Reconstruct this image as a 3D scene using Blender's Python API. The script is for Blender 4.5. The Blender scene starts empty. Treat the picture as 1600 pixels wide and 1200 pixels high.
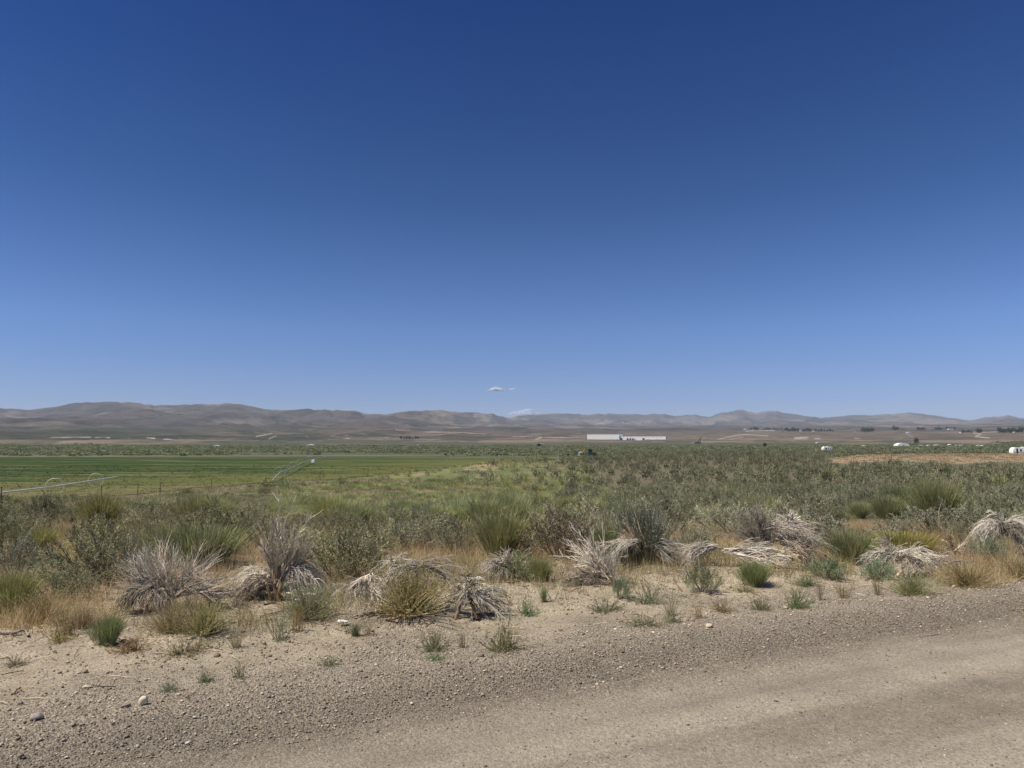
import bpy, math, random
import numpy as np
from mathutils import Vector, Matrix

SEED = 7
rng = np.random.default_rng(SEED)
random.seed(SEED)
scene = bpy.context.scene
COL = scene.collection
PI = math.pi

# ------------------------------------------------------------------ camera model (1600 x 1200 pixel frame)
FPX = 1150.0
CAMZ = 1.7
HORIZON = 688.0
PITCH = math.atan((HORIZON - 600.0) / FPX)
CP, SP = math.cos(PITCH), math.sin(PITCH)

def ray(px, py):
    xc = px - 800.0; yc = 600.0 - py
    return np.array([xc, FPX * CP - yc * SP, FPX * SP + yc * CP]) / FPX

def project(x, y, z):
    dz = z - CAMZ
    f = y * CP + dz * SP
    u = -y * SP + dz * CP
    f = np.where(f < 0.01, 0.01, f)
    return 800 + FPX * x / f, 600 - FPX * u / f

# ------------------------------------------------------------------ noise
def _hash(ix, iy, seed):
    h = (ix.astype(np.int64) * 374761393 + iy.astype(np.int64) * 668265263 + seed * 974634777) & 0xFFFFFFFF
    h = ((h ^ (h >> 13)) * 1274126177) & 0xFFFFFFFF
    h = (h ^ (h >> 16)) & 0xFFFFFFFF
    return h.astype(np.float64) / 4294967295.0

def vnoise(x, y, seed=0):
    x = np.asarray(x, float); y = np.asarray(y, float)
    ix = np.floor(x); iy = np.floor(y)
    fx = x - ix; fy = y - iy
    fx = fx * fx * fx * (fx * (fx * 6 - 15) + 10); fy = fy * fy * fy * (fy * (fy * 6 - 15) + 10)
    a = _hash(ix, iy, seed); b = _hash(ix + 1, iy, seed); c = _hash(ix, iy + 1, seed); d = _hash(ix + 1, iy + 1, seed)
    return (a * (1 - fx) + b * fx) * (1 - fy) + (c * (1 - fx) + d * fx) * fy

def fbm(x, y, seed=0, oct=4, gain=0.5, lac=2.03):
    s = 0; a = 1; t = 0
    for k in range(oct):
        s = s + a * vnoise(x, y, seed + k * 17); t += a
        a *= gain; x = x * lac + 11.3; y = y * lac + 5.7
    return s / t

def ridged(x, y, seed=0, oct=4, gain=0.5, lac=2.1):
    s = 0; a = 1; t = 0
    for k in range(oct):
        s = s + a * (1 - np.abs(2 * vnoise(x, y, seed + k * 31) - 1)); t += a
        a *= gain; x = x * lac + 3.1; y = y * lac + 7.9
    return s / t

def sstep(a, b, x):
    t = np.clip((x - a) / (b - a), 0, 1)
    return t * t * (3 - 2 * t)

# ------------------------------------------------------------------ terrain height
PY = np.array([-500, 0, 9, 11, 14, 18, 25, 40, 60, 78, 100, 167, 230, 400, 700, 820, 1000, 1150, 1200], float)
PZ = np.array([0, 0, 0, -.05, -.28, -.6, -1.1, -2.1, -3.4, -4.15, -4.1, -3.35, -3.3, -3.7, -3.2, -2.6, -0.8, 0.8, 1.2], float)
LEFT_R = np.array([1200, 1600, 2200, 3000, 4000, 5000, 5800, 6400, 9000, 14000, 40000], float)
LEFT_Z = np.array([0, 5.5, 22, 56, 98, 140, 172, 190, 120, 60, 60], float)
RIGHT_R = np.array([1200, 2000, 2700, 2850, 3300, 5000, 7000, 9500, 10500, 14000, 40000], float)
RIGHT_Z = np.array([0, 13, 30, 39, 45, 82, 118, 165, 170, 120, 80], float)
RIDGE_PX = np.array([-700, -300, -100, 0, 40, 80, 120, 165, 200, 240, 300, 350, 375, 400, 430, 500, 555, 575, 600, 640, 685, 715, 745, 770, 795,
                     820, 880, 900, 960, 1010, 1035, 1055, 1085, 1105, 1130, 1160, 1180, 1205, 1240, 1285, 1320, 1355, 1400, 1420,
                     1445, 1480, 1515, 1540, 1575, 1600, 1700, 1900, 2300], float)
RIDGE_Y = np.array([645, 640, 634, 638, 641, 637, 630, 628.5, 629, 633, 632, 631, 631, 637, 640.5, 641, 642, 647, 648, 643, 640.5, 646, 645, 649, 653,
                    648, 646, 647, 647, 648, 646.5, 650, 648, 652, 645, 640.5, 645, 642, 647.5, 653.5, 650, 649, 647, 645,
                    648, 653, 657, 652, 650, 654, 650, 645, 650], float)

def azpx(x, y):
    """column (as a direction round the compass) of a far point"""
    a = np.arctan2(x, np.maximum(y, 1e-6))
    a = np.clip(a, -1.0, 1.0)
    return 800 + FPX * np.tan(a)

def far_height(x, y):
    r = np.hypot(x, y)
    p = azpx(x, y)
    w = sstep(560, 980, p)
    low = np.interp(r, LEFT_R, LEFT_Z) * (1 - w) + np.interp(r, RIGHT_R, RIGHT_Z) * w
    R = 6000 + 3400 * w + 400 * (vnoise(p / 160, p * 0, 5) - 0.5)
    ca = np.cos(np.clip(np.arctan2(x, np.maximum(y, 1e-6)), -1.0, 1.0))
    ridge = (HORIZON - np.interp(p, RIDGE_PX, RIDGE_Y)) / FPX * R * ca + CAMZ
    ridge = ridge * (0.985 + 0.03 * vnoise(p / 9, p * 0, 9) + .06 * w * (fbm(p / 8, p * 0, 19, 4) - .5))
    lowR = np.interp(R, LEFT_R, LEFT_Z) * (1 - w) + np.interp(R, RIGHT_R, RIGHT_Z) * w
    t = np.clip((r - 2400) / (R - 2400), 0, 1.6)
    up = np.where(t <= 1, t ** (2.3 + 1.2 * w), np.clip(1 - (t - 1) * 1.6, 0.2, 1))
    z = low + (ridge - lowR) * up
    # spurs and gullies running down from the crest
    warp = 500 * (fbm(x / 1500, y / 1500, 40, 3) - 0.5)
    g = ridged((x + warp) / 900, y / 1900, 21, 5, 0.52) - 0.62
    env = np.clip((r - 1800 - 3600 * w) / 2400, 0, 1) * np.clip((R - r) / (R * 0.22), 0, 1)
    z = z + (g - .10 * w - .04) * env * (175 + 40 * w)
    g2 = ridged(x / 260, y / 500, 77, 3) - 0.6
    z = z + g2 * np.clip((r - 1300) / 1500, 0, 1) * np.clip((R - r) / (R * 0.1), 0.15, 1) * (34 - 10 * w)
    # eroded bluffs and low benches at the valley edge
    b = sstep(0.45, 0.8, fbm(x / 170, y / 240, 61, 4))
    z = z + 4.5 * b * sstep(1200, 1350, r) * (1 - sstep(1900, 2600, r))
    return z + 1.2

ROAD_U = np.array([0.902, 0.431]); ROAD_N = np.array([-0.431, 0.902])
def road_s(x, y):
    s = x * ROAD_N[0] + y * ROAD_N[1]
    u = x * ROAD_U[0] + y * ROAD_U[1]
    return s - 0.0045 * (u - 2.5) ** 2 * (np.abs(u - 2.5) < 14) * -1.0 - 0.0, u

def H(x, y, micro=True):
    x = np.asarray(x, float); y = np.asarray(y, float)
    r = np.hypot(x, y)
    k = sstep(200, 600, r)
    D = np.maximum(y, 0) * (1 - k) + r * k
    z = np.interp(D, PY, PZ)
    # soften the profile's corners
    z = 0.5 * z + 0.25 * np.interp(D * 0.94, PY, PZ) + 0.25 * np.interp(D * 1.06, PY, PZ)
    bl = sstep(0.42, 0.62, fbm(x / 60, y / 130, 91, 4)) * sstep(760, 860, r) * (1 - sstep(1100, 1200, r))
    z = z + bl * 3.0
    z = np.where(r > 1200, far_height(x, y), z)
    if micro:
        s, u = road_s(x, y)
        near = 1 - sstep(30, 70, r)
        edge = 0.12 * (fbm(u / 1.3, s * 0, 3, 3) - 0.5)
        z = z + near * 0.07 * np.exp(-((s + edge - 5.15) / 0.42) ** 2)
        z = z + near * 0.018 * np.exp(-((s + edge - 2.2) / 0.3) ** 2) - near * 0.02 * np.exp(-((s - 3.3) / 0.5) ** 2)
        z = z - near * 0.03 * np.exp(-((s + edge - 6.6) / 0.35) ** 2)
        rough = sstep(5.6, 8.0, s) * near
        z = z + rough * (0.16 * (fbm(x / 1.1, y / 1.1, 12, 4) - 0.5) + 0.05 * (fbm(x / 0.22, y / 0.22, 13, 3) - 0.5))
        z = z + sstep(60, 90, r) * (1 - sstep(150, 1000, r)) * 0.3 * (fbm(x / 14, y / 14, 15, 3) - 0.5)
    return z

def unproj(px, py, lift=0.0):
    d = ray(px, py); o = np.array([0, 0, CAMZ])
    ts = np.geomspace(2.0, 20000.0, 6000)
    P = o[None] + d[None] * ts[:, None]
    g = P[:, 2] - (H(P[:, 0], P[:, 1]) + lift)
    i = np.argmax(g < 0)
    if g[i] >= 0: i = len(ts) - 1
    a, b = ts[max(i - 1, 0)], ts[i]
    for _ in range(18):
        m = 0.5 * (a + b); q = o + d * m
        if q[2] - float(H(q[0], q[1]) + lift) < 0: b = m
        else: a = m
    q = o + d * b
    return np.array([q[0], q[1], float(H(q[0], q[1]))])

def inpoly(px, py, poly):
    poly = np.asarray(poly, float); n = len(poly)
    ins = np.zeros(np.shape(px), bool)
    j = n - 1
    for i in range(n):
        xi, yi = poly[i]; xj, yj = poly[j]
        if yi != yj:
            c = ((yi > py) != (yj > py)) & (px < (xj - xi) * (py - yi) / (yj - yi) + xi)
            ins ^= c
        j = i
    return ins

# ------------------------------------------------------------------ mesh helpers
def new_mesh(name, V, F, C=None, mat=None, smooth=False, attrs=None):
    V = np.asarray(V, np.float32); me = bpy.data.meshes.new(name)
    if isinstance(F, np.ndarray):
        F = np.asarray(F, np.int32); k = F.shape[1]
        me.vertices.add(len(V)); me.vertices.foreach_set('co', V.ravel())
        me.loops.add(F.size); me.loops.foreach_set('vertex_index', F.ravel())
        me.polygons.add(len(F)); me.polygons.foreach_set('loop_start', np.arange(0, F.size, k, dtype=np.int32))
        me.polygons.foreach_set('loop_total', np.full(len(F), k, np.int32))
    else:
        me.from_pydata([tuple(map(float, v)) for v in V], [], F)
    if C is not None:
        a = me.attributes.new('Col', 'FLOAT_COLOR', 'POINT')
        c4 = np.ones((len(V), 4), np.float32); c4[:, :3] = C
        a.data.foreach_set('color', c4.ravel())
    for nm, arr in (attrs or {}).items():
        a = me.attributes.new(nm, 'FLOAT', 'POINT'); a.data.foreach_set('value', np.asarray(arr, np.float32))
    if smooth: me.polygons.foreach_set('use_smooth', np.ones(len(me.polygons), bool))
    me.update(); me.validate()
    if mat: me.materials.append(mat)
    return me

def link(name, me, parent=None, loc=None):
    o = bpy.data.objects.new(name, me); COL.objects.link(o)
    if parent is not None: o.parent = parent
    if loc is not None: o.location = [float(v) for v in loc]
    return o

def tag(o, label=None, cat=None, group=None, kind=None):
    if label: o['label'] = label
    if cat: o['category'] = cat
    if group: o['group'] = group
    if kind: o['kind'] = kind
    return o

def thing(name, label, cat, loc=(0, 0, 0), rz=0.0, scale=None, group=None):
    o = bpy.data.objects.new(name, None); COL.objects.link(o)
    o.empty_display_size = 0.2
    o.location = [float(v) for v in loc]; o.rotation_euler = (0, 0, rz)
    if scale is not None: o.scale = scale
    return tag(o, label, cat, group)

class MB:
    def __init__(s): s.v = []; s.f = []
    def add(s, V, F):
        n = len(s.v); s.v += [tuple(map(float, p)) for p in V]; s.f += [tuple(int(i) + n for i in f) for f in F]; return s
    def box(s, x0, x1, y0, y1, z0, z1):
        V = [(x0, y0, z0), (x1, y0, z0), (x1, y1, z0), (x0, y1, z0), (x0, y0, z1), (x1, y0, z1), (x1, y1, z1), (x0, y1, z1)]
        return s.add(V, [(0, 3, 2, 1), (4, 5, 6, 7), (0, 1, 5, 4), (1, 2, 6, 5), (2, 3, 7, 6), (3, 0, 4, 7)])
    def prism(s, prof, y0, y1):
        """profile in x-z, extruded along y"""
        n = len(prof)
        V = [(x, y0, z) for x, z in prof] + [(x, y1, z) for x, z in prof]
        F = [tuple(range(n)), tuple(range(2 * n - 1, n - 1, -1))] + [(i, i + n, (i + 1) % n + n, (i + 1) % n) for i in range(n)]
        return s.add(V, F)
    def tube(s, pts, r, n=8, r1=None):
        pts = [Vector([float(c) for c in p]) for p in pts]; m = len(pts); V = []; F = []
        for i, p in enumerate(pts):
            t = (pts[min(i + 1, m - 1)] - pts[max(i - 1, 0)]).normalized()
            a = t.orthogonal().normalized() if i == 0 else (a - t * a.dot(t)).normalized()
            b = t.cross(a)
            rr = r if r1 is None else r + (r1 - r) * i / (m - 1)
            for k in range(n):
                c = 2 * PI * k / n
                V.append(p + (a * math.cos(c) + b * math.sin(c)) * rr)
        for i in range(m - 1):
            for k in range(n):
                F.append((i * n + k, i * n + (k + 1) % n, (i + 1) * n + (k + 1) % n, (i + 1) * n + k))
        F += [tuple(range(n - 1, -1, -1)), tuple(range((m - 1) * n, m * n))]
        return s.add(V, F)
    def ring(s, c, axis, R, r, n=24, m=5):
        axis = Vector(axis).normalized(); a = axis.orthogonal().normalized(); b = axis.cross(a); c = Vector([float(q) for q in c]); V = []; F = []
        for i in range(n):
            t = 2 * PI * i / n; d = a * math.cos(t) + b * math.sin(t)
            for k in range(m):
                q = 2 * PI * k / m
                V.append(c + d * (R + r * math.cos(q)) + axis * (r * math.sin(q)))
        for i in range(n):
            for k in range(m):
                F.append((i * m + k, ((i + 1) % n) * m + k, ((i + 1) % n) * m + (k + 1) % m, i * m + (k + 1) % m))
        return s.add(V, F)
    def build(s, name, mat, parent=None, loc=None, bevel=0.0):
        me = new_mesh(name, s.v, s.f, None, mat)
        o = link(name, me, parent, loc)
        if bevel:
            m = o.modifiers.new('edge', 'BEVEL'); m.width = bevel; m.segments = 2
        return o

# ------------------------------------------------------------------ materials
def nmat(name):
    m = bpy.data.materials.new(name); m.use_nodes = True
    nt = m.node_tree; nt.nodes.clear()
    out = nt.nodes.new('ShaderNodeOutputMaterial')
    return m, nt, out

def N(nt, t, **kw):
    n = nt.nodes.new(t)
    for k, v in kw.items():
        if k in ('op', 'operation'): n.operation = v
        elif k == 'blend': n.blend_type = v
        elif k == 'dtype': n.data_type = v
        elif k == 'attr': n.attribute_name = v
        else: n.inputs[k].default_value = v
    return n

def L(nt, a, b): nt.links.new(a, b)

def mixcol(nt, blend, fac, a, b):
    n = nt.nodes.new('ShaderNodeMix'); n.data_type = 'RGBA'; n.blend_type = blend
    for sock, v in ((n.inputs[0], fac), (n.inputs[6], a), (n.inputs[7], b)):
        if hasattr(v, 'links'): L(nt, v, sock)
        elif isinstance(v, (tuple, list)): sock.default_value = (*v[:3], 1)
        else: sock.default_value = v
    return n.outputs[2]

def maprange(nt, sock, a, b, c, d):
    n = nt.nodes.new('ShaderNodeMapRange'); L(nt, sock, n.inputs[0])
    for i, v in enumerate((a, b, c, d)): n.inputs[1 + i].default_value = v
    return n.outputs[0]

def paint(name, col, rough=0.6, metal=0.0, var=0.18, scale=3.0):
    m, nt, out = nmat(name)
    tc = nt.nodes.new('ShaderNodeTexCoord')
    no = N(nt, 'ShaderNodeTexNoise', Scale=scale, Detail=4.0); L(nt, tc.outputs['Object'], no.inputs['Vector'])
    f = maprange(nt, no.outputs[0], 0.3, 0.7, 1 - var, 1 + var * 0.5)
    c = mixcol(nt, 'MULTIPLY', 1.0, col, (1, 1, 1)); mx = c.node; L(nt, f, mx.inputs[7])
    b = N(nt, 'ShaderNodeBsdfPrincipled', Roughness=rough, Metallic=metal); L(nt, c, b.inputs['Base Color'])
    L(nt, b.outputs[0], out.inputs[0])
    return m

def leaf_material(name, transl=0.25, tint=True):
    m, nt, out = nmat(name)
    at = N(nt, 'ShaderNodeAttribute', attr='Col')
    oi = nt.nodes.new('ShaderNodeObjectInfo')
    c = mixcol(nt, 'MULTIPLY', 1.0, at.outputs['Color'], oi.outputs['Color'])
    d = nt.nodes.new('ShaderNodeBsdfDiffuse'); L(nt, c, d.inputs[0])
    t = nt.nodes.new('ShaderNodeBsdfTranslucent'); L(nt, c, t.inputs[0])
    mx = N(nt, 'ShaderNodeMixShader', Fac=transl); L(nt, d.outputs[0], mx.inputs[1]); L(nt, t.outputs[0], mx.inputs[2])
    L(nt, mx.outputs[0], out.inputs[0])
    return m

M_LEAF = leaf_material('leaf_surface', 0.36)
M_SAGE = leaf_material('sage_leaf_surface', 0.16)
M_STEM = leaf_material('bark_and_twig', 0.0)
M_STONE = leaf_material('stone_surface', 0.0)

def ground_material():
    m, nt, out = nmat('earth_and_gravel')
    geo = nt.nodes.new('ShaderNodeNewGeometry')
    at = N(nt, 'ShaderNodeAttribute', attr='Col'); gr = N(nt, 'ShaderNodeAttribute', attr='gravel')
    pos = geo.outputs['Position']
    n1 = N(nt, 'ShaderNodeTexNoise', Scale=2.2, Detail=6.0, Roughness=0.65); L(nt, pos, n1.inputs['Vector'])
    n2 = N(nt, 'ShaderNodeTexNoise', Scale=38.0, Detail=5.0, Roughness=0.7); L(nt, pos, n2.inputs['Vector'])
    vo = N(nt, 'ShaderNodeTexVoronoi', Scale=75.0); L(nt, pos, vo.inputs['Vector'])
    vo2 = N(nt, 'ShaderNodeTexVoronoi', Scale=160.0); L(nt, pos, vo2.inputs['Vector'])
    f1 = maprange(nt, n1.outputs[0], 0.3, 0.7, 0.86, 1.12)
    f2 = maprange(nt, n2.outputs[0], 0.3, 0.7, 0.70, 1.25)
    c = mixcol(nt, 'MULTIPLY', 1.0, at.outputs['Color'], (1, 1, 1)); L(nt, f1, c.node.inputs[7])
    c2 = mixcol(nt, 'MULTIPLY', 1.0, c, (1, 1, 1)); L(nt, f2, c2.node.inputs[7])
    # pebble tones
    sep = nt.nodes.new('ShaderNodeSeparateColor'); L(nt, vo.outputs['Color'], sep.inputs[0])
    f3 = maprange(nt, sep.outputs[0], 0.0, 1.0, 0.6, 1.35)
    c3 = mixcol(nt, 'MULTIPLY', 1.0, c2, (1, 1, 1)); L(nt, f3, c3.node.inputs[7]); L(nt, gr.outputs['Fac'], c3.node.inputs[0])
    sep2 = nt.nodes.new('ShaderNodeSeparateColor'); L(nt, vo2.outputs['Color'], sep2.inputs[0])
    f4 = maprange(nt, sep2.outputs[0], 0.0, 1.0, 0.8, 1.16)
    c4 = mixcol(nt, 'MULTIPLY', 0.8, c3, (1, 1, 1)); L(nt, f4, c4.node.inputs[7])
    b = N(nt, 'ShaderNodeBsdfPrincipled', Roughness=0.95); b.inputs['Specular IOR Level'].default_value = 0.15
    L(nt, c4, b.inputs['Base Color'])
    hm = N(nt, 'ShaderNodeMath', op='MULTIPLY'); L(nt, vo.outputs['Distance'], hm.inputs[0]); L(nt, gr.outputs['Fac'], hm.inputs[1])
    ha = N(nt, 'ShaderNodeMath', op='SUBTRACT'); L(nt, n2.outputs[0], ha.inputs[0]); L(nt, hm.outputs[0], ha.inputs[1])
    bp = N(nt, 'ShaderNodeBump', Strength=0.8, Distance=0.02); L(nt, ha.outputs[0], bp.inputs['Height'])
    L(nt, bp.outputs[0], b.inputs['Normal']); L(nt, b.outputs[0], out.inputs[0])
    return m

def hill_material():
    m, nt, out = nmat('dry_hillside')
    geo = nt.nodes.new('ShaderNodeNewGeometry')
    at = N(nt, 'ShaderNodeAttribute', attr='Col'); pos = geo.outputs['Position']
    n1 = N(nt, 'ShaderNodeTexNoise', Scale=0.012, Detail=8.0, Roughness=0.65); L(nt, pos, n1.inputs['Vector'])
    n2 = N(nt, 'ShaderNodeTexNoise', Scale=0.09, Detail=5.0, Roughness=0.7); L(nt, pos, n2.inputs['Vector'])
    f1 = maprange(nt, n1.outputs[0], 0.3, 0.7, 0.68, 1.32)
    f2 = maprange(nt, n2.outputs[0], 0.3, 0.7, 0.60, 1.38)
    c = mixcol(nt, 'MULTIPLY', 1.0, at.outputs['Color'], (1, 1, 1)); L(nt, f1, c.node.inputs[7])
    c2 = mixcol(nt, 'MULTIPLY', 1.0, c, (1, 1, 1)); L(nt, f2, c2.node.inputs[7])
    d = nt.nodes.new('ShaderNodeBsdfDiffuse'); L(nt, c2, d.inputs[0])
    L(nt, d.outputs[0], out.inputs[0])
    return m

def field_material():
    m, nt, out = nmat('mown_hay')
    geo = nt.nodes.new('ShaderNodeNewGeometry'); pos = geo.outputs['Position']
    at = N(nt, 'ShaderNodeAttribute', attr='Col')
    mp = nt.nodes.new('ShaderNodeMapping'); mp.inputs['Rotation'].default_value = (0, 0, math.radians(14)); mp.inputs['Scale'].default_value = (0.035, 0.4, 0.4)
    L(nt, pos, mp.inputs['Vector'])
    n1 = N(nt, 'ShaderNodeTexNoise', Scale=1.0, Detail=6.0, Roughness=0.65); L(nt, mp.outputs[0], n1.inputs['Vector'])
    n2 = N(nt, 'ShaderNodeTexNoise', Scale=1.6, Detail=5.0, Roughness=0.7); L(nt, pos, n2.inputs['Vector'])
    straw = maprange(nt, n1.outputs[0], 0.48, 0.68, 0.0, 0.75)
    c = mixcol(nt, 'MIX', 0.5, at.outputs['Color'], (0.20, 0.18, 0.095)); L(nt, straw, c.node.inputs[0])
    f2 = maprange(nt, n2.outputs[0], 0.3, 0.7, 0.72, 1.2)
    c2 = mixcol(nt, 'MULTIPLY', 1.0, c, (1, 1, 1)); L(nt, f2, c2.node.inputs[7])
    d = nt.nodes.new('ShaderNodeBsdfDiffuse'); L(nt, c2, d.inputs[0])
    bp = N(nt, 'ShaderNodeBump', Strength=0.7, Distance=0.25); L(nt, n2.outputs[0], bp.inputs['Height']); L(nt, bp.outputs[0], d.inputs['Normal'])
    L(nt, d.outputs[0], out.inputs[0])
    return m

M_GROUND = ground_material(); M_HILL = hill_material(); M_FIELD = field_material()

# ------------------------------------------------------------------ zones of the place (outlines given as seen, used on the ground they fall on)
FIELD_POLY = [(-900, 790), (0, 781), (90, 779), (160, 777), (230, 771), (300, 764), (420, 756), (500, 750), (560, 746), (640, 738), (700, 731), (760, 724), (840, 720),
              (940, 717), (985, 714.5), (985, 712.5), (830, 712.8), (600, 713), (300, 713.5), (0, 714), (-900, 714.5)]
TAN_POLY = [(1285, 722), (1305, 715), (1345, 710.5), (1420, 709), (1620, 708), (1700, 708), (1700, 724), (1600, 722), (1540, 722), (1500, 725), (1440, 722), (1380, 721), (1320, 724)]

def ground_colour(x, y, z):
    px, py = project(x, y, z)
    s, u = road_s(x, y)
    r = np.hypot(x, y)
    n = len(x)
    C = np.zeros((n, 3)); G = np.zeros(n)
    e = 0.5 * (fbm(u / 1.5, s / 1.5, 3, 4) - 0.5)
    e2 = 0.9 * (fbm(u / 0.9, s / 0.9, 31, 4) - 0.5)
    road = np.array([0.240, 0.204, 0.153]); pale = np.array([0.352, 0.299, 0.226]); gravel = np.array([0.250, 0.212, 0.160])
    dirt = np.array([0.395, 0.330, 0.238]); soil = np.array([0.27, 0.222, 0.155])
    # driven road with paler wheel tracks
    st = fbm(u / 5.0, s / 0.28, 52, 4)
    trk = np.clip(0.25 + 0.85 * np.exp(-((s + e - 2.3) / 0.42) ** 2) + 0.45 * np.exp(-((s + e - 3.75) / 0.28) ** 2) + 2.3 * (st - 0.5), 0, 1)
    base = road[None] * (1 - trk[:, None]) + pale[None] * trk[:, None]
    base = base * (0.93 + 0.14 * fbm(x / 0.7, y / 0.7, 53, 3))[:, None]
    def lay(w, c):
        nonlocal base
        base = base * (1 - w[:, None]) + c * w[:, None]
    wg = sstep(3.9, 5.0, s + e)
    lay(wg, gravel[None] * (0.80 + 0.60 * sstep(4.5, 5.5, s))[:, None])
    wd = sstep(5.5, 6.3, s + e2 * 1.3)
    tracks = fbm(u / 3.5, s / 0.25, 58, 4)
    lay(wd, dirt[None] * (0.66 + 0.40 * tracks + 0.22 * fbm(x / .35, y / .35, 59, 4))[:, None])
    G = 0.25 + 0.75 * wg * (1 - 0.75 * wd)
    patch = sstep(0.52, 0.62, fbm(x / 0.9, y / 0.9, 71, 4)) * wd
    lay(0.55 * patch, gravel[None] * 1.15 + 0 * x[:, None]); G = np.maximum(G, 0.7 * patch)
    wv = sstep(8.0, 9.6, s + e2)
    lay(wv, soil[None] * (0.85 + 0.4 * fbm(x / 2, y / 2, 72, 3))[:, None])
    # beyond the first shrubs: dry grass and litter
    gmix = fbm(x / 5, y / 5, 73, 4)[:, None]
    meadow = np.array([0.215, 0.175, 0.098])[None] * (1 - sstep(0.42, 0.6, gmix)) + np.array([0.115, 0.125, 0.058])[None] * sstep(0.42, 0.6, gmix)
    lay(sstep(12, 22, r), meadow)
    lay(.8 * sstep(840, 1000, px) * sstep(14, 24, r) * (y > 0), np.array([0.135, 0.115, 0.080])[None] + 0 * x[:, None])
    # valley floor
    far = sstep(190, 240, r)
    k = fbm(x / 45, y / 18, 74, 5)[:, None]
    valley = np.array([0.070, 0.080, 0.050])[None] * (1 - k) + np.array([0.125, 0.118, 0.078])[None] * k
    lay(far, valley)
    tan = inpoly(px, py, TAN_POLY) & (r > 90) & (y > 0)
    lay(tan * 1.0, np.array([0.30, 0.225, 0.135])[None] * (0.8 + 0.4 * fbm(x / 6, y / 3, 75, 4))[:, None])
    gold = inpoly(px, py, [(722, 735), (735, 726), (800, 723), (806, 728), (770, 734)]) | inpoly(px, py, [(560, 749), (640, 741), (700, 733), (715, 737), (640, 747)])
    lay(.9 * gold * (y > 60), np.array([0.33, 0.26, 0.14])[None] + 0 * x[:, None])
    lush_ = sstep(400, 500, px) * (1 - sstep(860, 980, px)) * sstep(722, 740, py) * (1 - sstep(800, 840, py)) * (y > 15) * sstep(.40, .56, fbm(x / 6, y / 6, 120, 3))
    lay(.75 * lush_, np.array([0.15, 0.17, 0.06])[None] + 0 * x[:, None])
    left = 1 - sstep(560, 800, px)
    rim = np.exp(-((py - 712.6) / 0.7) ** 2) * (y > 150) * (r < 700) * left
    lay(0.75 * rim, np.array([0.24, 0.215, 0.165])[None] + 0 * x[:, None])
    rim = np.exp(-((py - 699.3) / 0.35) ** 2) * (y > 250) * (r < 1000) * (1 - sstep(180, 260, px))
    lay(0.8 * rim, np.array([0.3, 0.25, 0.19])[None] + 0 * x[:, None])
    bluff = sstep(0.46, 0.60, fbm(x / 60, y / 130, 91, 4)) * sstep(740, 850, r)
    red = np.array([0.215, 0.162, 0.122])[None] * (0.30 + 1.3 * fbm(x / 45, y / 110, 92, 5))[:, None]
    lay(0.85 * bluff, red)
    upland = np.array([0.15, 0.125, 0.095])[None] * (0.8 + 0.4 * fbm(x / 40, y / 60, 93, 4))[:, None]
    lay(sstep(1000, 1150, r) * (1 - 0.6 * bluff), upland)
    gs = sstep(.44, .54, fbm(x / 220, y / 40, 130, 4)) * sstep(620, 760, r) * (1 - sstep(1120, 1195, r))
    lay(.9 * gs, np.array([0.075, 0.082, 0.055])[None] + 0 * x[:, None])
    return base, G

def in_front(y): return y > 0

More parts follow.
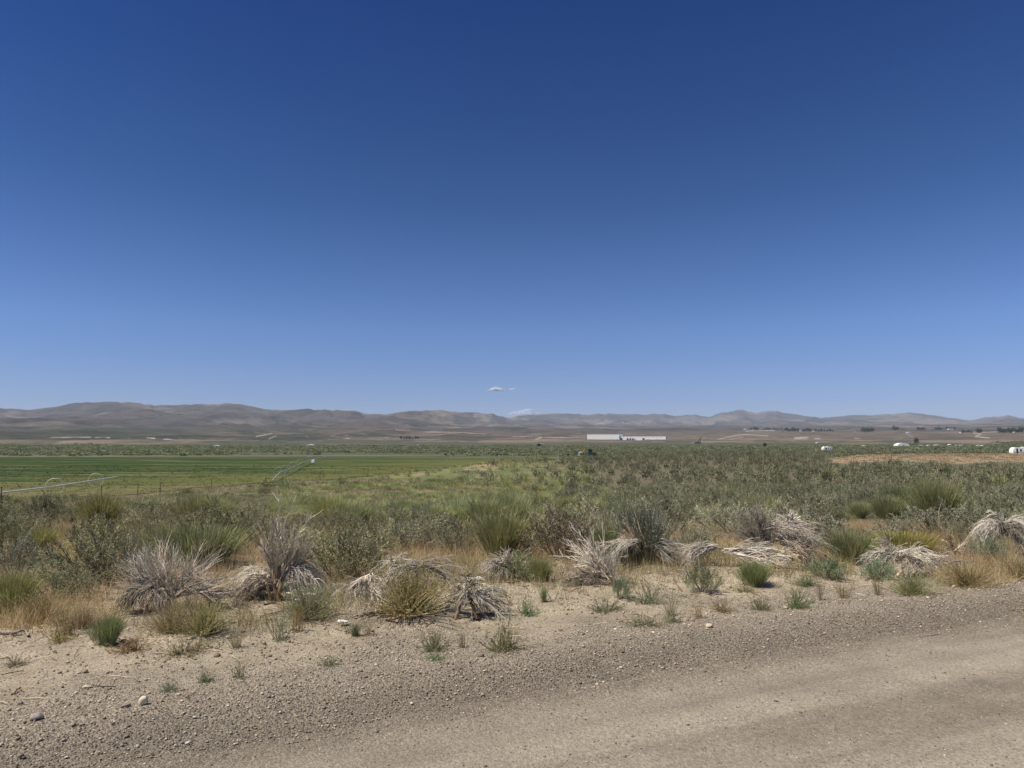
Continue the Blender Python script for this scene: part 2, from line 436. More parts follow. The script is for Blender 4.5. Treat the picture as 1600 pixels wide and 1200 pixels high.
def hill_colour(x, y, z):
    px, py = project(x, y, z)
    py = np.where(y > 0, py, 0)
    r = np.hypot(x, y)
    k = fbm(x / 420, y / 700, 100, 5)
    k2 = fbm(x / 130, y / 260, 101, 4)
    dark = np.array([0.072, 0.070, 0.060]); tan = np.array([0.250, 0.205, 0.155]); brown = np.array([0.132, 0.110, 0.090])
    C = brown[None] * np.ones((len(x), 1))
    def lay(w, c):
        nonlocal C
        w = np.broadcast_to(w, x.shape)
        C = C * (1 - w[:, None]) + np.asarray(c)[None] * w[:, None]
    lay(0.8 * sstep(0.50, 0.64, k), tan)
    lay(0.75 * sstep(0.52, 0.68, 1 - k2), dark)
    lay(0.85 * sstep(.46, .56, fbm(x / 260, y / 110, 140, 4)) * (1 - sstep(2000, 3000, r)) * (1 - .6 * sstep(700, 1000, px)), np.array([0.085, 0.090, 0.066]))
    # the long sage apron at the foot of the western hills
    lay(0.85 * (1 - sstep(420, 640, px)) * np.exp(-((py - 676) / 9) ** 2), np.array([0.083, 0.085, 0.062]))
    # reddish banks along the valley edge
    wr = sstep(0.46, 0.6, fbm(x / 90, y / 150, 110, 5)) * (1 - sstep(1900, 2900, r)) * sstep(230, 420, px + 120 * (py > 688))
    lay(0.55 * wr, np.array([0.29, 0.205, 0.15]))
    lay(0.4 * sstep(900, 1100, px) * sstep(671, 675, py), np.array([0.19, 0.155, 0.12]))
    jag = fbm(x / 30, y / 60, 111, 4)
    pale = np.array([0.50, 0.42, 0.335])
    jag = .6 * jag + .4 * vnoise(x / 9, y / 22, 115)
    for (x0, x1, y0, y1, th) in ((78, 142, 682.3, 684.3, .42), (148, 172, 683.0, 685.6, .35), (142, 205, 684.8, 685.8, .45), (229, 243, 683.6, 685.8, .40), (255, 375, 684.4, 687.8, .47), (477, 545, 679.5, 690, .56),
                                 (520, 690, 683, 694, .60), (1240, 1262, 682.5, 690.0, .45), (1335, 1410, 684, 692, .47), (1272, 1282, 684, 693, .4), (1035, 1075, 693, 696, .4)):
        w = inpoly(px, py, [(x0, y0), (x1, y0), (x1, y1), (x0, y1)]) 
        lay(w * 0.8 * sstep(th, th + .16, jag), pale)
    def track(pts, wid, c, op):
        w = np.zeros_like(x)
        for (a, b), (c2, d) in zip(pts[:-1], pts[1:]):
            t = np.clip(((px - a) * (c2 - a) + (py - b) * (d - b)) / ((c2 - a) ** 2 + (d - b) ** 2), 0, 1)
            dd = np.hypot(px - a - t * (c2 - a), py - b - t * (d - b))
            w = np.maximum(w, (1 - sstep(wid * 0.5, wid, dd)))
        lay(w * op * (y > 0), c)
    pr = np.array([0.46, 0.385, 0.30])
    for pts, wid in (([(1035, 690.2), (1070, 691.0), (1095, 692.4), (1130, 694), (1160, 694.3)], 0.8), ([(836, 687.5), (846, 683.5)], 1.4), ([(806, 691.5), (818, 695.5)], 1.2),
                     ([(800, 682), (860, 683.2), (915, 684.5)], 0.5), ([(1105, 689.5), (1130, 685), (1150, 680), (1166, 678.8), (1200, 681)], 0.9), ([(1120, 690), (1160, 683)], 0.6),
                     ([(1164, 673.6), (1210, 672.8)], 0.7), ([(1522, 676.8), (1533, 678), (1524, 682), (1546, 684.4)], 1.0), ([(1530, 676), (1560, 674.5)], 0.6),
                     ([(400, 682), (424, 677.5)], 1.0), ([(420, 686), (432, 680.5)], 0.7), ([(1550, 691), (1590, 691)], 0.5), ([(1565, 687.5), (1572, 688.2)], 0.8),
                     ([(1418, 679.5), (1426, 682)], 0.6), ([(618, 672.2), (640, 672)], 0.6), ([(665, 674.8), (720, 675.8), (760, 678)], 0.5), ([(930, 662.5), (945, 661)], 0.5)):
        track(pts, wid, pr, 0.9)
    return np.clip(C * np.array([.66, .69, .72])[None], 0.02, 0.9)

# ------------------------------------------------------------------ the sheets of the land
AZ = np.concatenate([np.linspace(-180, -60, 60)[:-1], np.linspace(-60, -40, 80)[:-1], np.linspace(-40, 40, 1000), np.linspace(40, 60, 80)[1:], np.linspace(60, 180, 60)[1:]]) * PI / 180

def polar_sheet(rs, centre=False):
    A, R = np.meshgrid(AZ[:-1], rs)
    x = (R * np.sin(A)).ravel(); y = (R * np.cos(A)).ravel()
    nr, na = len(rs), len(AZ) - 1
    i = np.arange(nr - 1)[:, None] * na; j = np.arange(na)[None]; j2 = (j + 1) % na
    F = np.stack([i + j, i + j2, i + na + j2, i + na + j], -1).reshape(-1, 4)
    return x, y, F

rs = np.concatenate([[0.02, 0.8, 1.6], np.geomspace(2.2, 1200.0, 640)])
x, y, F = polar_sheet(rs)
z = H(x, y); c, g = ground_colour(x, y, z)
F = F[:, ::-1]
o = link('ground', new_mesh('ground', np.stack([x, y, z], 1), F, c, M_GROUND, True, {'gravel': g})); tag(o, kind='structure')

rs = np.concatenate([np.geomspace(1200.0, 10000.0, 560), np.geomspace(10150, 15000, 10)])
x, y, F = polar_sheet(rs)
z = H(x, y); c = hill_colour(x, y, z)
o = link('hills', new_mesh('hills', np.stack([x, y, z], 1), F[:, ::-1], c, M_HILL, True)); tag(o, kind='structure')

# the road: a strip of the same earth, 5 mm proud
uu = np.concatenate([np.linspace(-60, -8, 80)[:-1], np.linspace(-8, 14, 620), np.linspace(14, 90, 110)[1:]])
ss = np.concatenate([np.linspace(-4.2, 1.5, 30)[:-1], np.linspace(1.5, 4.5, 150)])
U, S = np.meshgrid(uu, ss); U = U.ravel(); S = S.ravel()
S = np.where(S > 4.4, S + 0.22 * (fbm(U / 0.8, S * 0, 8, 4) - 0.5), S)
Sx = S - 0.0045 * (U - 2.5) ** 2 * (np.abs(U - 2.5) < 14)
x = U * ROAD_U[0] + Sx * ROAD_N[0]; y = U * ROAD_U[1] + Sx * ROAD_N[1]
z = H(x, y); c, g = ground_colour(x, y, z)
nu, ns = len(uu), len(ss)
i = np.arange(ns - 1)[:, None] * nu; j = np.arange(nu - 1)[None]
F = np.stack([i + j, i + j + 1, i + nu + j + 1, i + nu + j], -1).reshape(-1, 4)
o = link('road', new_mesh('road', np.stack([x, y, z + 0.005], 1), F, c, M_GROUND, True, {'gravel': g})); tag(o, kind='structure')

# hay field
fe = []
for k in range(len(FIELD_POLY)):
    a = np.array(FIELD_POLY[k], float); b = np.array(FIELD_POLY[(k + 1) % len(FIELD_POLY)], float)
    fe.append(a)
gx = np.linspace(-210, 60, 541); gy = np.linspace(50, 262, 425)
X, Y = np.meshgrid(gx, gy); X = X.ravel(); Y = Y.ravel(); Z = H(X, Y)
px, py = project(X, Y, Z)
wob = (fbm(X / 6, Y / 6, 44, 3) - 0.5) * 5 * np.clip((py - 712) / 40, 0, 1)
inside = inpoly(px, py + wob, FIELD_POLY)
nx, ny = len(gx), len(gy)
i = np.arange(ny - 1)[:, None] * nx; j = np.arange(nx - 1)[None]
F = np.stack([i + j, i + j + 1, i + nx + j + 1, i + nx + j], -1).reshape(-1, 4)
F = F[inside[F].all(1)]
lush = np.array([0.034, 0.063, 0.024]); ripe = np.array([0.120, 0.128, 0.046]); straw = np.array([0.17, 0.15, 0.08])
t = np.clip((py - 724) / 34 + (px - 330) / 600, 0, 1); t = np.clip(t + .35 * (fbm(X / 60, Y / 30, 47, 3) - .5) + 1.1 * (fbm(X / 25, Y / 8, 45, 4) - 0.5), 0, 1)[:, None]
c = lush[None] * (1 - t) + ripe[None] * t
e = np.clip((py - 752) / 22 + 0.9 * (fbm(X / 9, Y / 4, 46, 4) - 0.5), 0, 1)[:, None] * 0.7
c = c * (1 - e) + straw[None] * e
uq = np.unique(F); remap = -np.ones(len(X), int); remap[uq] = np.arange(len(uq))
o = link('field', new_mesh('field', np.stack([X, Y, Z + 0.06], 1)[uq], remap[F], c[uq], M_FIELD, True)); tag(o, kind='structure')
#@@PART2
# ------------------------------------------------------------------ plant geometry
def unit(v): return v / np.maximum(np.linalg.norm(v, axis=-1, keepdims=True), 1e-9)

def blades(P, D, Ln, W, bend, col, r, segs=2):
    """thin tapering leaves or stalks: P roots, D directions, Ln lengths, W widths"""
    n = len(P)
    D = unit(D); side = unit(np.cross(D, unit(r.normal(size=(n, 3)) + np.array([0, 0, 0.01]))))
    Ln = np.broadcast_to(Ln, (n,))[:, None]; W = np.broadcast_to(W, (n,))[:, None]; bend = np.broadcast_to(bend, (n,))[:, None]
    g = np.array([[0, 0, -1.0]])
    if segs == 1:
        V = np.stack([P - side * W / 2, P + side * W / 2, P + D * Ln + g * bend * Ln], 1)
        F = np.arange(n * 3).reshape(n, 3); k = 3
    else:
        mid = P + D * Ln * 0.55 + g * bend * Ln * 0.25; tip = P + D * Ln + g * bend * Ln
        V = np.stack([P - side * W * .4, P + side * W * .4, mid - side * W * .5, mid + side * W * .5, tip], 1)
        b = np.arange(n)[:, None] * 5
        F = np.concatenate([b + [0, 1, 3], b + [0, 3, 2], b + [2, 3, 4]], 0); k = 5
    C = np.repeat(col, k, axis=0)
    return V.reshape(-1, 3), F, C

def tubes(paths, radii, col, n=3):
    Np, K, _ = paths.shape
    T = np.empty_like(paths); T[:, 1:-1] = paths[:, 2:] - paths[:, :-2]; T[:, 0] = paths[:, 1] - paths[:, 0]; T[:, -1] = paths[:, -1] - paths[:, -2]
    T = unit(T); ref = unit(np.cross(T[:, :1], np.array([0.31, 0.9, 0.23])) + 1e-6)
    A = unit(np.cross(T, np.broadcast_to(ref, T.shape))); B = np.cross(T, A)
    ang = np.arange(n) * 2 * PI / n
    V = paths[:, :, None] + (A[:, :, None] * np.cos(ang)[None, None, :, None] + B[:, :, None] * np.sin(ang)[None, None, :, None]) * radii[:, :, None, None]
    p = np.arange(Np)[:, None, None] * K * n; i = np.arange(K - 1)[None, :, None] * n; k = np.arange(n)[None, None]
    k2 = (k + 1) % n
    a, b, c, d = p + i + k, p + i + k2, p + i + n + k2, p + i + n + k
    F = np.concatenate([np.stack([a, b, c], -1).reshape(-1, 3), np.stack([a, c, d], -1).reshape(-1, 3)])
    C = np.repeat(col, K * n, axis=0)
    return V.reshape(-1, 3), F, C

def merge(*parts):
    V, F, C = [], [], []; n = 0
    for v, f, c in parts:
        V.append(v); F.append(f + n); C.append(c); n += len(v)
    return np.concatenate(V), np.concatenate(F), np.concatenate(C)

def jitter(col, n, r, amt=0.2):
    return np.asarray(col)[None] * (1 + amt * r.normal(size=(n, 1))).clip(0.45, 1.7) * (1 + 0.02 * r.normal(size=(n, 3)))

SAGE = np.array([0.310, 0.306, 0.212]); TWIG = np.array([0.20, 0.16, 0.12]); BROOM = np.array([0.300, 0.315, 0.150])

def sage_mesh(seed, nspray=90, per=48, leaf=(0.034, 0.010), segs=1, col=SAGE, spiky=0.3, stems=True):
    """a rounded shrub about 1 m across and 0.8 m high, of upright leafy sprays with gaps between them"""
    r = np.random.default_rng(seed)
    lob = r.normal(size=(5, 3)); lob[:, 2] = 0; lob = unit(lob) * r.uniform(.05, .26, (5, 1)); lobh = r.uniform(.5, .95, 5)
    k = r.integers(0, 5, nspray)
    th = r.uniform(0, 2 * PI, nspray); ct = r.uniform(0.0, 1, nspray) ** 0.8
    st = np.sqrt(1 - ct ** 2); rad = r.uniform(.55, 1.0, nspray) ** 0.5
    c = np.stack([st * np.cos(th) * .34, st * np.sin(th) * .34, ct * 0.56 * lobh[k]], 1) * rad[:, None]
    c = c + lob[k]; c[:, 2] += 0.07
    ax = unit(np.stack([c[:, 0] * .8, c[:, 1] * .8, 0.42 + 0.5 * c[:, 2]], 1) + 0.22 * r.normal(size=(nspray, 3)) * np.array([1, 1, .4]))
    sl = r.uniform(.13, .27, nspray) * (1 + spiky * r.random(nspray))
    t = r.uniform(0, 1, (nspray, per))
    P = c[:, None] + ax[:, None] * ((t - .25) * sl[:, None])[..., None]
    off = r.normal(size=(nspray, per, 3)) * (0.034 * (1.08 - t))[..., None]
    P = (P + off).reshape(-1, 3)
    D = (ax[:, None] * (0.75 + 0.6 * t)[..., None] + 0.42 * r.normal(size=(nspray, per, 3)) + off * 9).reshape(-1, 3)
    n = nspray * per
    sc = np.repeat(jitter(col, nspray, r, .17), per, axis=0)
    C = sc * (1 + .16 * r.normal(size=(n, 1))).clip(.5, 1.6)
    parts = [blades(P, D, r.uniform(.7, 1.4, n) * leaf[0], leaf[1], 0.1, C, r, segs)]
    fol = merge(*parts)
    if not stems: return fol, None
    ns = 26; K = 5
    idx = r.choice(nspray, ns, replace=nspray < ns)
    tt = np.linspace(0, 1, K)[None, :, None]
    tip = c[idx][:, None] + ax[idx][:, None] * .08
    base = np.stack([r.normal(0, .05, ns), r.normal(0, .05, ns), -0.04 + 0 * c[idx][:, 0]], 1)[:, None]
    path = base * (1 - tt) + tip * tt + np.array([0, 0, 1.0]) * (-0.05 * np.sin(PI * tt)) + r.normal(0, .012, (ns, K, 3)) * tt
    rad = np.linspace(.013, .004, K)[None] * r.uniform(.6, 1.2, (ns, 1))
    return fol, tubes(path, rad, jitter(TWIG, ns, r, .2))

def broom_mesh(seed, n=2600, w=0.0065, col=BROOM, h=0.85, flare=0.55, segs=2, flecks=None, stems=True):
    """a broom-like shrub of thin upright green stalks"""
    r = np.random.default_rng(seed)
    nc = 22
    cc = r.normal(0, .15, (nc, 2)); ch = r.uniform(.62, 1.06, nc); k = r.integers(0, nc, n)
    a = cc[k] + r.normal(0, .05, (n, 2))
    t0 = np.where(r.random(n) < .25, 0, r.uniform(.25, .88, n)); nz = .13 + .20 * t0
    D = np.stack([a[:, 0] * flare * 3.4 + r.normal(0, 1, n) * nz, a[:, 1] * flare * 3.4 + r.normal(0, 1, n) * nz, np.ones(n)], 1); Ln = h * ch[k] * r.uniform(.65, 1.1, n)
    P = np.stack([a[:, 0] * .7, a[:, 1] * .7, -0.02 * np.ones(n)], 1) + unit(D) * (t0 * Ln)[:, None]
    C = jitter(col, nc, r, .16)[k] * (1 + .22 * r.normal(size=(n, 1))).clip(.5, 1.6)
    parts = [blades(P, D, Ln * (1 - t0), w, r.uniform(0, .16, n), C, r, segs)]
    if flecks is not None:
        m = 1300; q = r.integers(0, n, m); Pt = P[q] + unit(D[q]) * (Ln[q] * (1 - t0[q]) * r.uniform(.55, 1.02, m))[:, None] + r.normal(0, .012, (m, 3))
        parts.append(blades(Pt, r.normal(size=(m, 3)) + [0, 0, .6], .024, .013, 0, jitter(flecks, m, r, .2), r, 1))
    fol = merge(*parts)
    if not stems: return fol, None
    ns = 16; K = 4; th = r.uniform(0, 2 * PI, ns); tt = np.linspace(0, 1, K)[None, :, None]
    tip = np.stack([np.cos(th) * r.uniform(.03, .22, ns), np.sin(th) * r.uniform(.03, .22, ns), r.uniform(.2, .4, ns)], 1)[:, None]
    path = np.stack([np.cos(th) * .04, np.sin(th) * .04, -.04 + 0 * th], 1)[:, None] * (1 - tt) + tip * tt
    return fol, tubes(path, np.linspace(.010, .004, K)[None] * np.ones((ns, 1)), jitter(TWIG * 1.2, ns, r, .2))

def weed_mesh(seed, kind):
    """low roadside weeds: 'mat' spreading, 'round' bushy, 'tall' upright, 'fine' tangled"""
    r = np.random.default_rng(seed)
    if kind == 'mat': n, H0, sp, c = 60, .16, 1.5, (.28, .282, .195)
    elif kind == 'round': n, H0, sp, c = 170, .42, .55, (.29, .31, .15)
    elif kind == 'tall': n, H0, sp, c = 34, .42, .5, (.27, .272, .185)
    else: n, H0, sp, c = 330, .38, 1.2, (.40, .385, .27)
    K = 6; tt = np.linspace(0, 1, K)[None, :, None]
    th = r.uniform(0, 2 * PI, n); tilt = np.abs(r.normal(0, sp, n)).clip(0, 1.45)
    D = np.stack([np.cos(th) * np.sin(tilt), np.sin(th) * np.sin(tilt), np.cos(tilt) + .05], 1)
    Ln = H0 * r.uniform(.55, 1.15, n) * (1 + .5 * np.sin(tilt))
    b = np.stack([r.normal(0, .05, n), r.normal(0, .05, n), -.01 * np.ones(n)], 1)
    path = b[:, None] + D[:, None] * Ln[:, None, None] * tt + np.cumsum(r.normal(0, .022, (n, K, 3)) * tt, 1) + np.array([0, 0, 1.]) * (.22 * Ln * np.sin(tilt))[:, None, None] * tt ** 2
    path[..., 2] = np.maximum(path[..., 2], -.02 + .02 * tt[..., 0])
    col = np.asarray(c)
    st = tubes(path, np.linspace(.0042, .0018, K)[None] * np.ones((n, 1)), jitter(col * 1.05 + .02, n, r, .2))
    m = {'mat': 26, 'round': 26, 'tall': 34, 'fine': 14}[kind]
    t = r.uniform(.2, 1.05, (n, m)); q = np.clip(t * (K - 1), 0, K - 1.001); i = q.astype(int); f = (q - i)[..., None]
    rows = np.arange(n)[:, None]
    P = (path[rows, i] * (1 - f) + path[rows, np.minimum(i + 1, K - 1)] * f).reshape(-1, 3)
    Dl = (D[:, None] * .5 + r.normal(size=(n, m, 3)) * .8 + np.array([0, 0, .3])).reshape(-1, 3)
    lf = blades(P, Dl, r.uniform(.015, .042, n * m), r.uniform(.003, .007, n * m), .1, np.repeat(jitter(col, n, r, .15), m, 0) * (1 + .2 * r.normal(size=(n * m, 1))).clip(.5, 1.6), r, 1)
    return lf, st

def dead_mesh(seed, bundles, stump=()):
    """sun-bleached uprooted brush: each bundle = (root xyz, direction, side spread, depth spread, length, count, droop, colour, thickness)"""
    r = np.random.default_rng(seed); parts = []
    def pick(path, t):
        n_, k_ = path.shape[:2]; q = np.clip(t, 0, .999) * (k_ - 1); i = q.astype(int); f = (q - i)[..., None]; rows = np.arange(n_)[:, None]
        A_, B_ = path[rows, i], path[rows, np.minimum(i + 1, k_ - 1)]
        return (A_ * (1 - f) + B_ * f).reshape(-1, 3), unit(B_ - A_).reshape(-1, 3)
    def grow(P, D, l, K_, wig, droop):
        t_ = np.linspace(0, 1, K_)[None, :, None]
        w_ = np.cumsum(r.normal(0, wig, (len(P), K_, 3)) * np.sqrt(t_), 1)
        q = P[:, None] + D[:, None] * (l[:, None, None] * t_) + w_ + np.array([0, 0, -1.]) * (droop * l * .55)[:, None, None] * t_ ** 2.2
        q[..., 2] = np.maximum(q[..., 2], .008 + .02 * r.random((len(P), 1))); return q
    for root, d, sx, sy, Ln, n, droop, c, th in bundles:
        nl = max(6, n // 7); m = 7; m3 = 4; Ln = Ln * (.90 if seed == 300 else .76); th = th * .78; c = np.asarray(c) * (1.22 if seed in (300, 302) else 1.0)
        D = unit(np.asarray(d, float)[None] + r.normal(size=(nl, 3)) * np.array([sx, sy, sx * .6]))
        l = Ln * r.uniform(.6, 1.0, nl); cl = jitter(c, nl, r, .30)
        limb = grow(np.asarray(root, float)[None] + r.normal(0, .022, (nl, 3)) * np.array([1.4, 1.4, .6]), D, l, 7, .009, droop)
        parts.append(tubes(limb, np.linspace(.0098, .0030, 7)[None] * (th * r.uniform(.6, 1.4, nl))[:, None], cl))
        P, T = pick(limb, r.uniform(.10, .75, (nl, m)))
        l2 = np.repeat(l, m) * r.uniform(.30, .68, nl * m); c2 = np.repeat(cl, m, 0) * (1 + .14 * r.normal(size=(nl * m, 1))).clip(.5, 1.5)
        D2 = unit(T + r.normal(size=T.shape) * .30 * np.array([1, .8, .9]) + np.array([0, 0, .12]))
        br = grow(P, D2, l2, 6, .006, droop)
        parts.append(tubes(br, np.linspace(.0052, .0022, 6)[None] * (th * r.uniform(.7, 1.2, nl * m))[:, None], c2))
        P, T = pick(br, r.uniform(.25, .95, (nl * m, m3)))
        l3 = np.repeat(l2, m3) * r.uniform(.22, .5, len(P)); c3 = np.repeat(c2, m3, 0) * (1.05 + .12 * r.normal(size=(len(P), 1)))
        D3 = unit(T + r.normal(size=T.shape) * .34 + np.array([0, 0, .08]))
        parts.append(tubes(grow(P, D3, l3, 4, .004, droop * .8), np.linspace(.0030, .0018, 4)[None] * (th * np.ones((len(P), 1))), c3))
    tw = merge(*parts)
    sp = []
    for pts, r0, r1, c in stump:
        pts = np.asarray(pts, float); k = 9; s = np.linspace(0, len(pts) - 1, k); i = np.minimum(s.astype(int), len(pts) - 2); f = (s - i)[:, None]
        pth = (pts[i] * (1 - f) + pts[i + 1] * f) + r.normal(0, .008, (k, 3))
        sp.append(tubes(pth[None], (np.linspace(r0, r1, k) * r.uniform(.85, 1.15, k))[None], jitter(c, 1, r, .1), 7))
    return tw, (merge(*sp) if sp else None)

def mesh_of(name, data, mat): return new_mesh(name, data[0], data[1], data[2], mat)

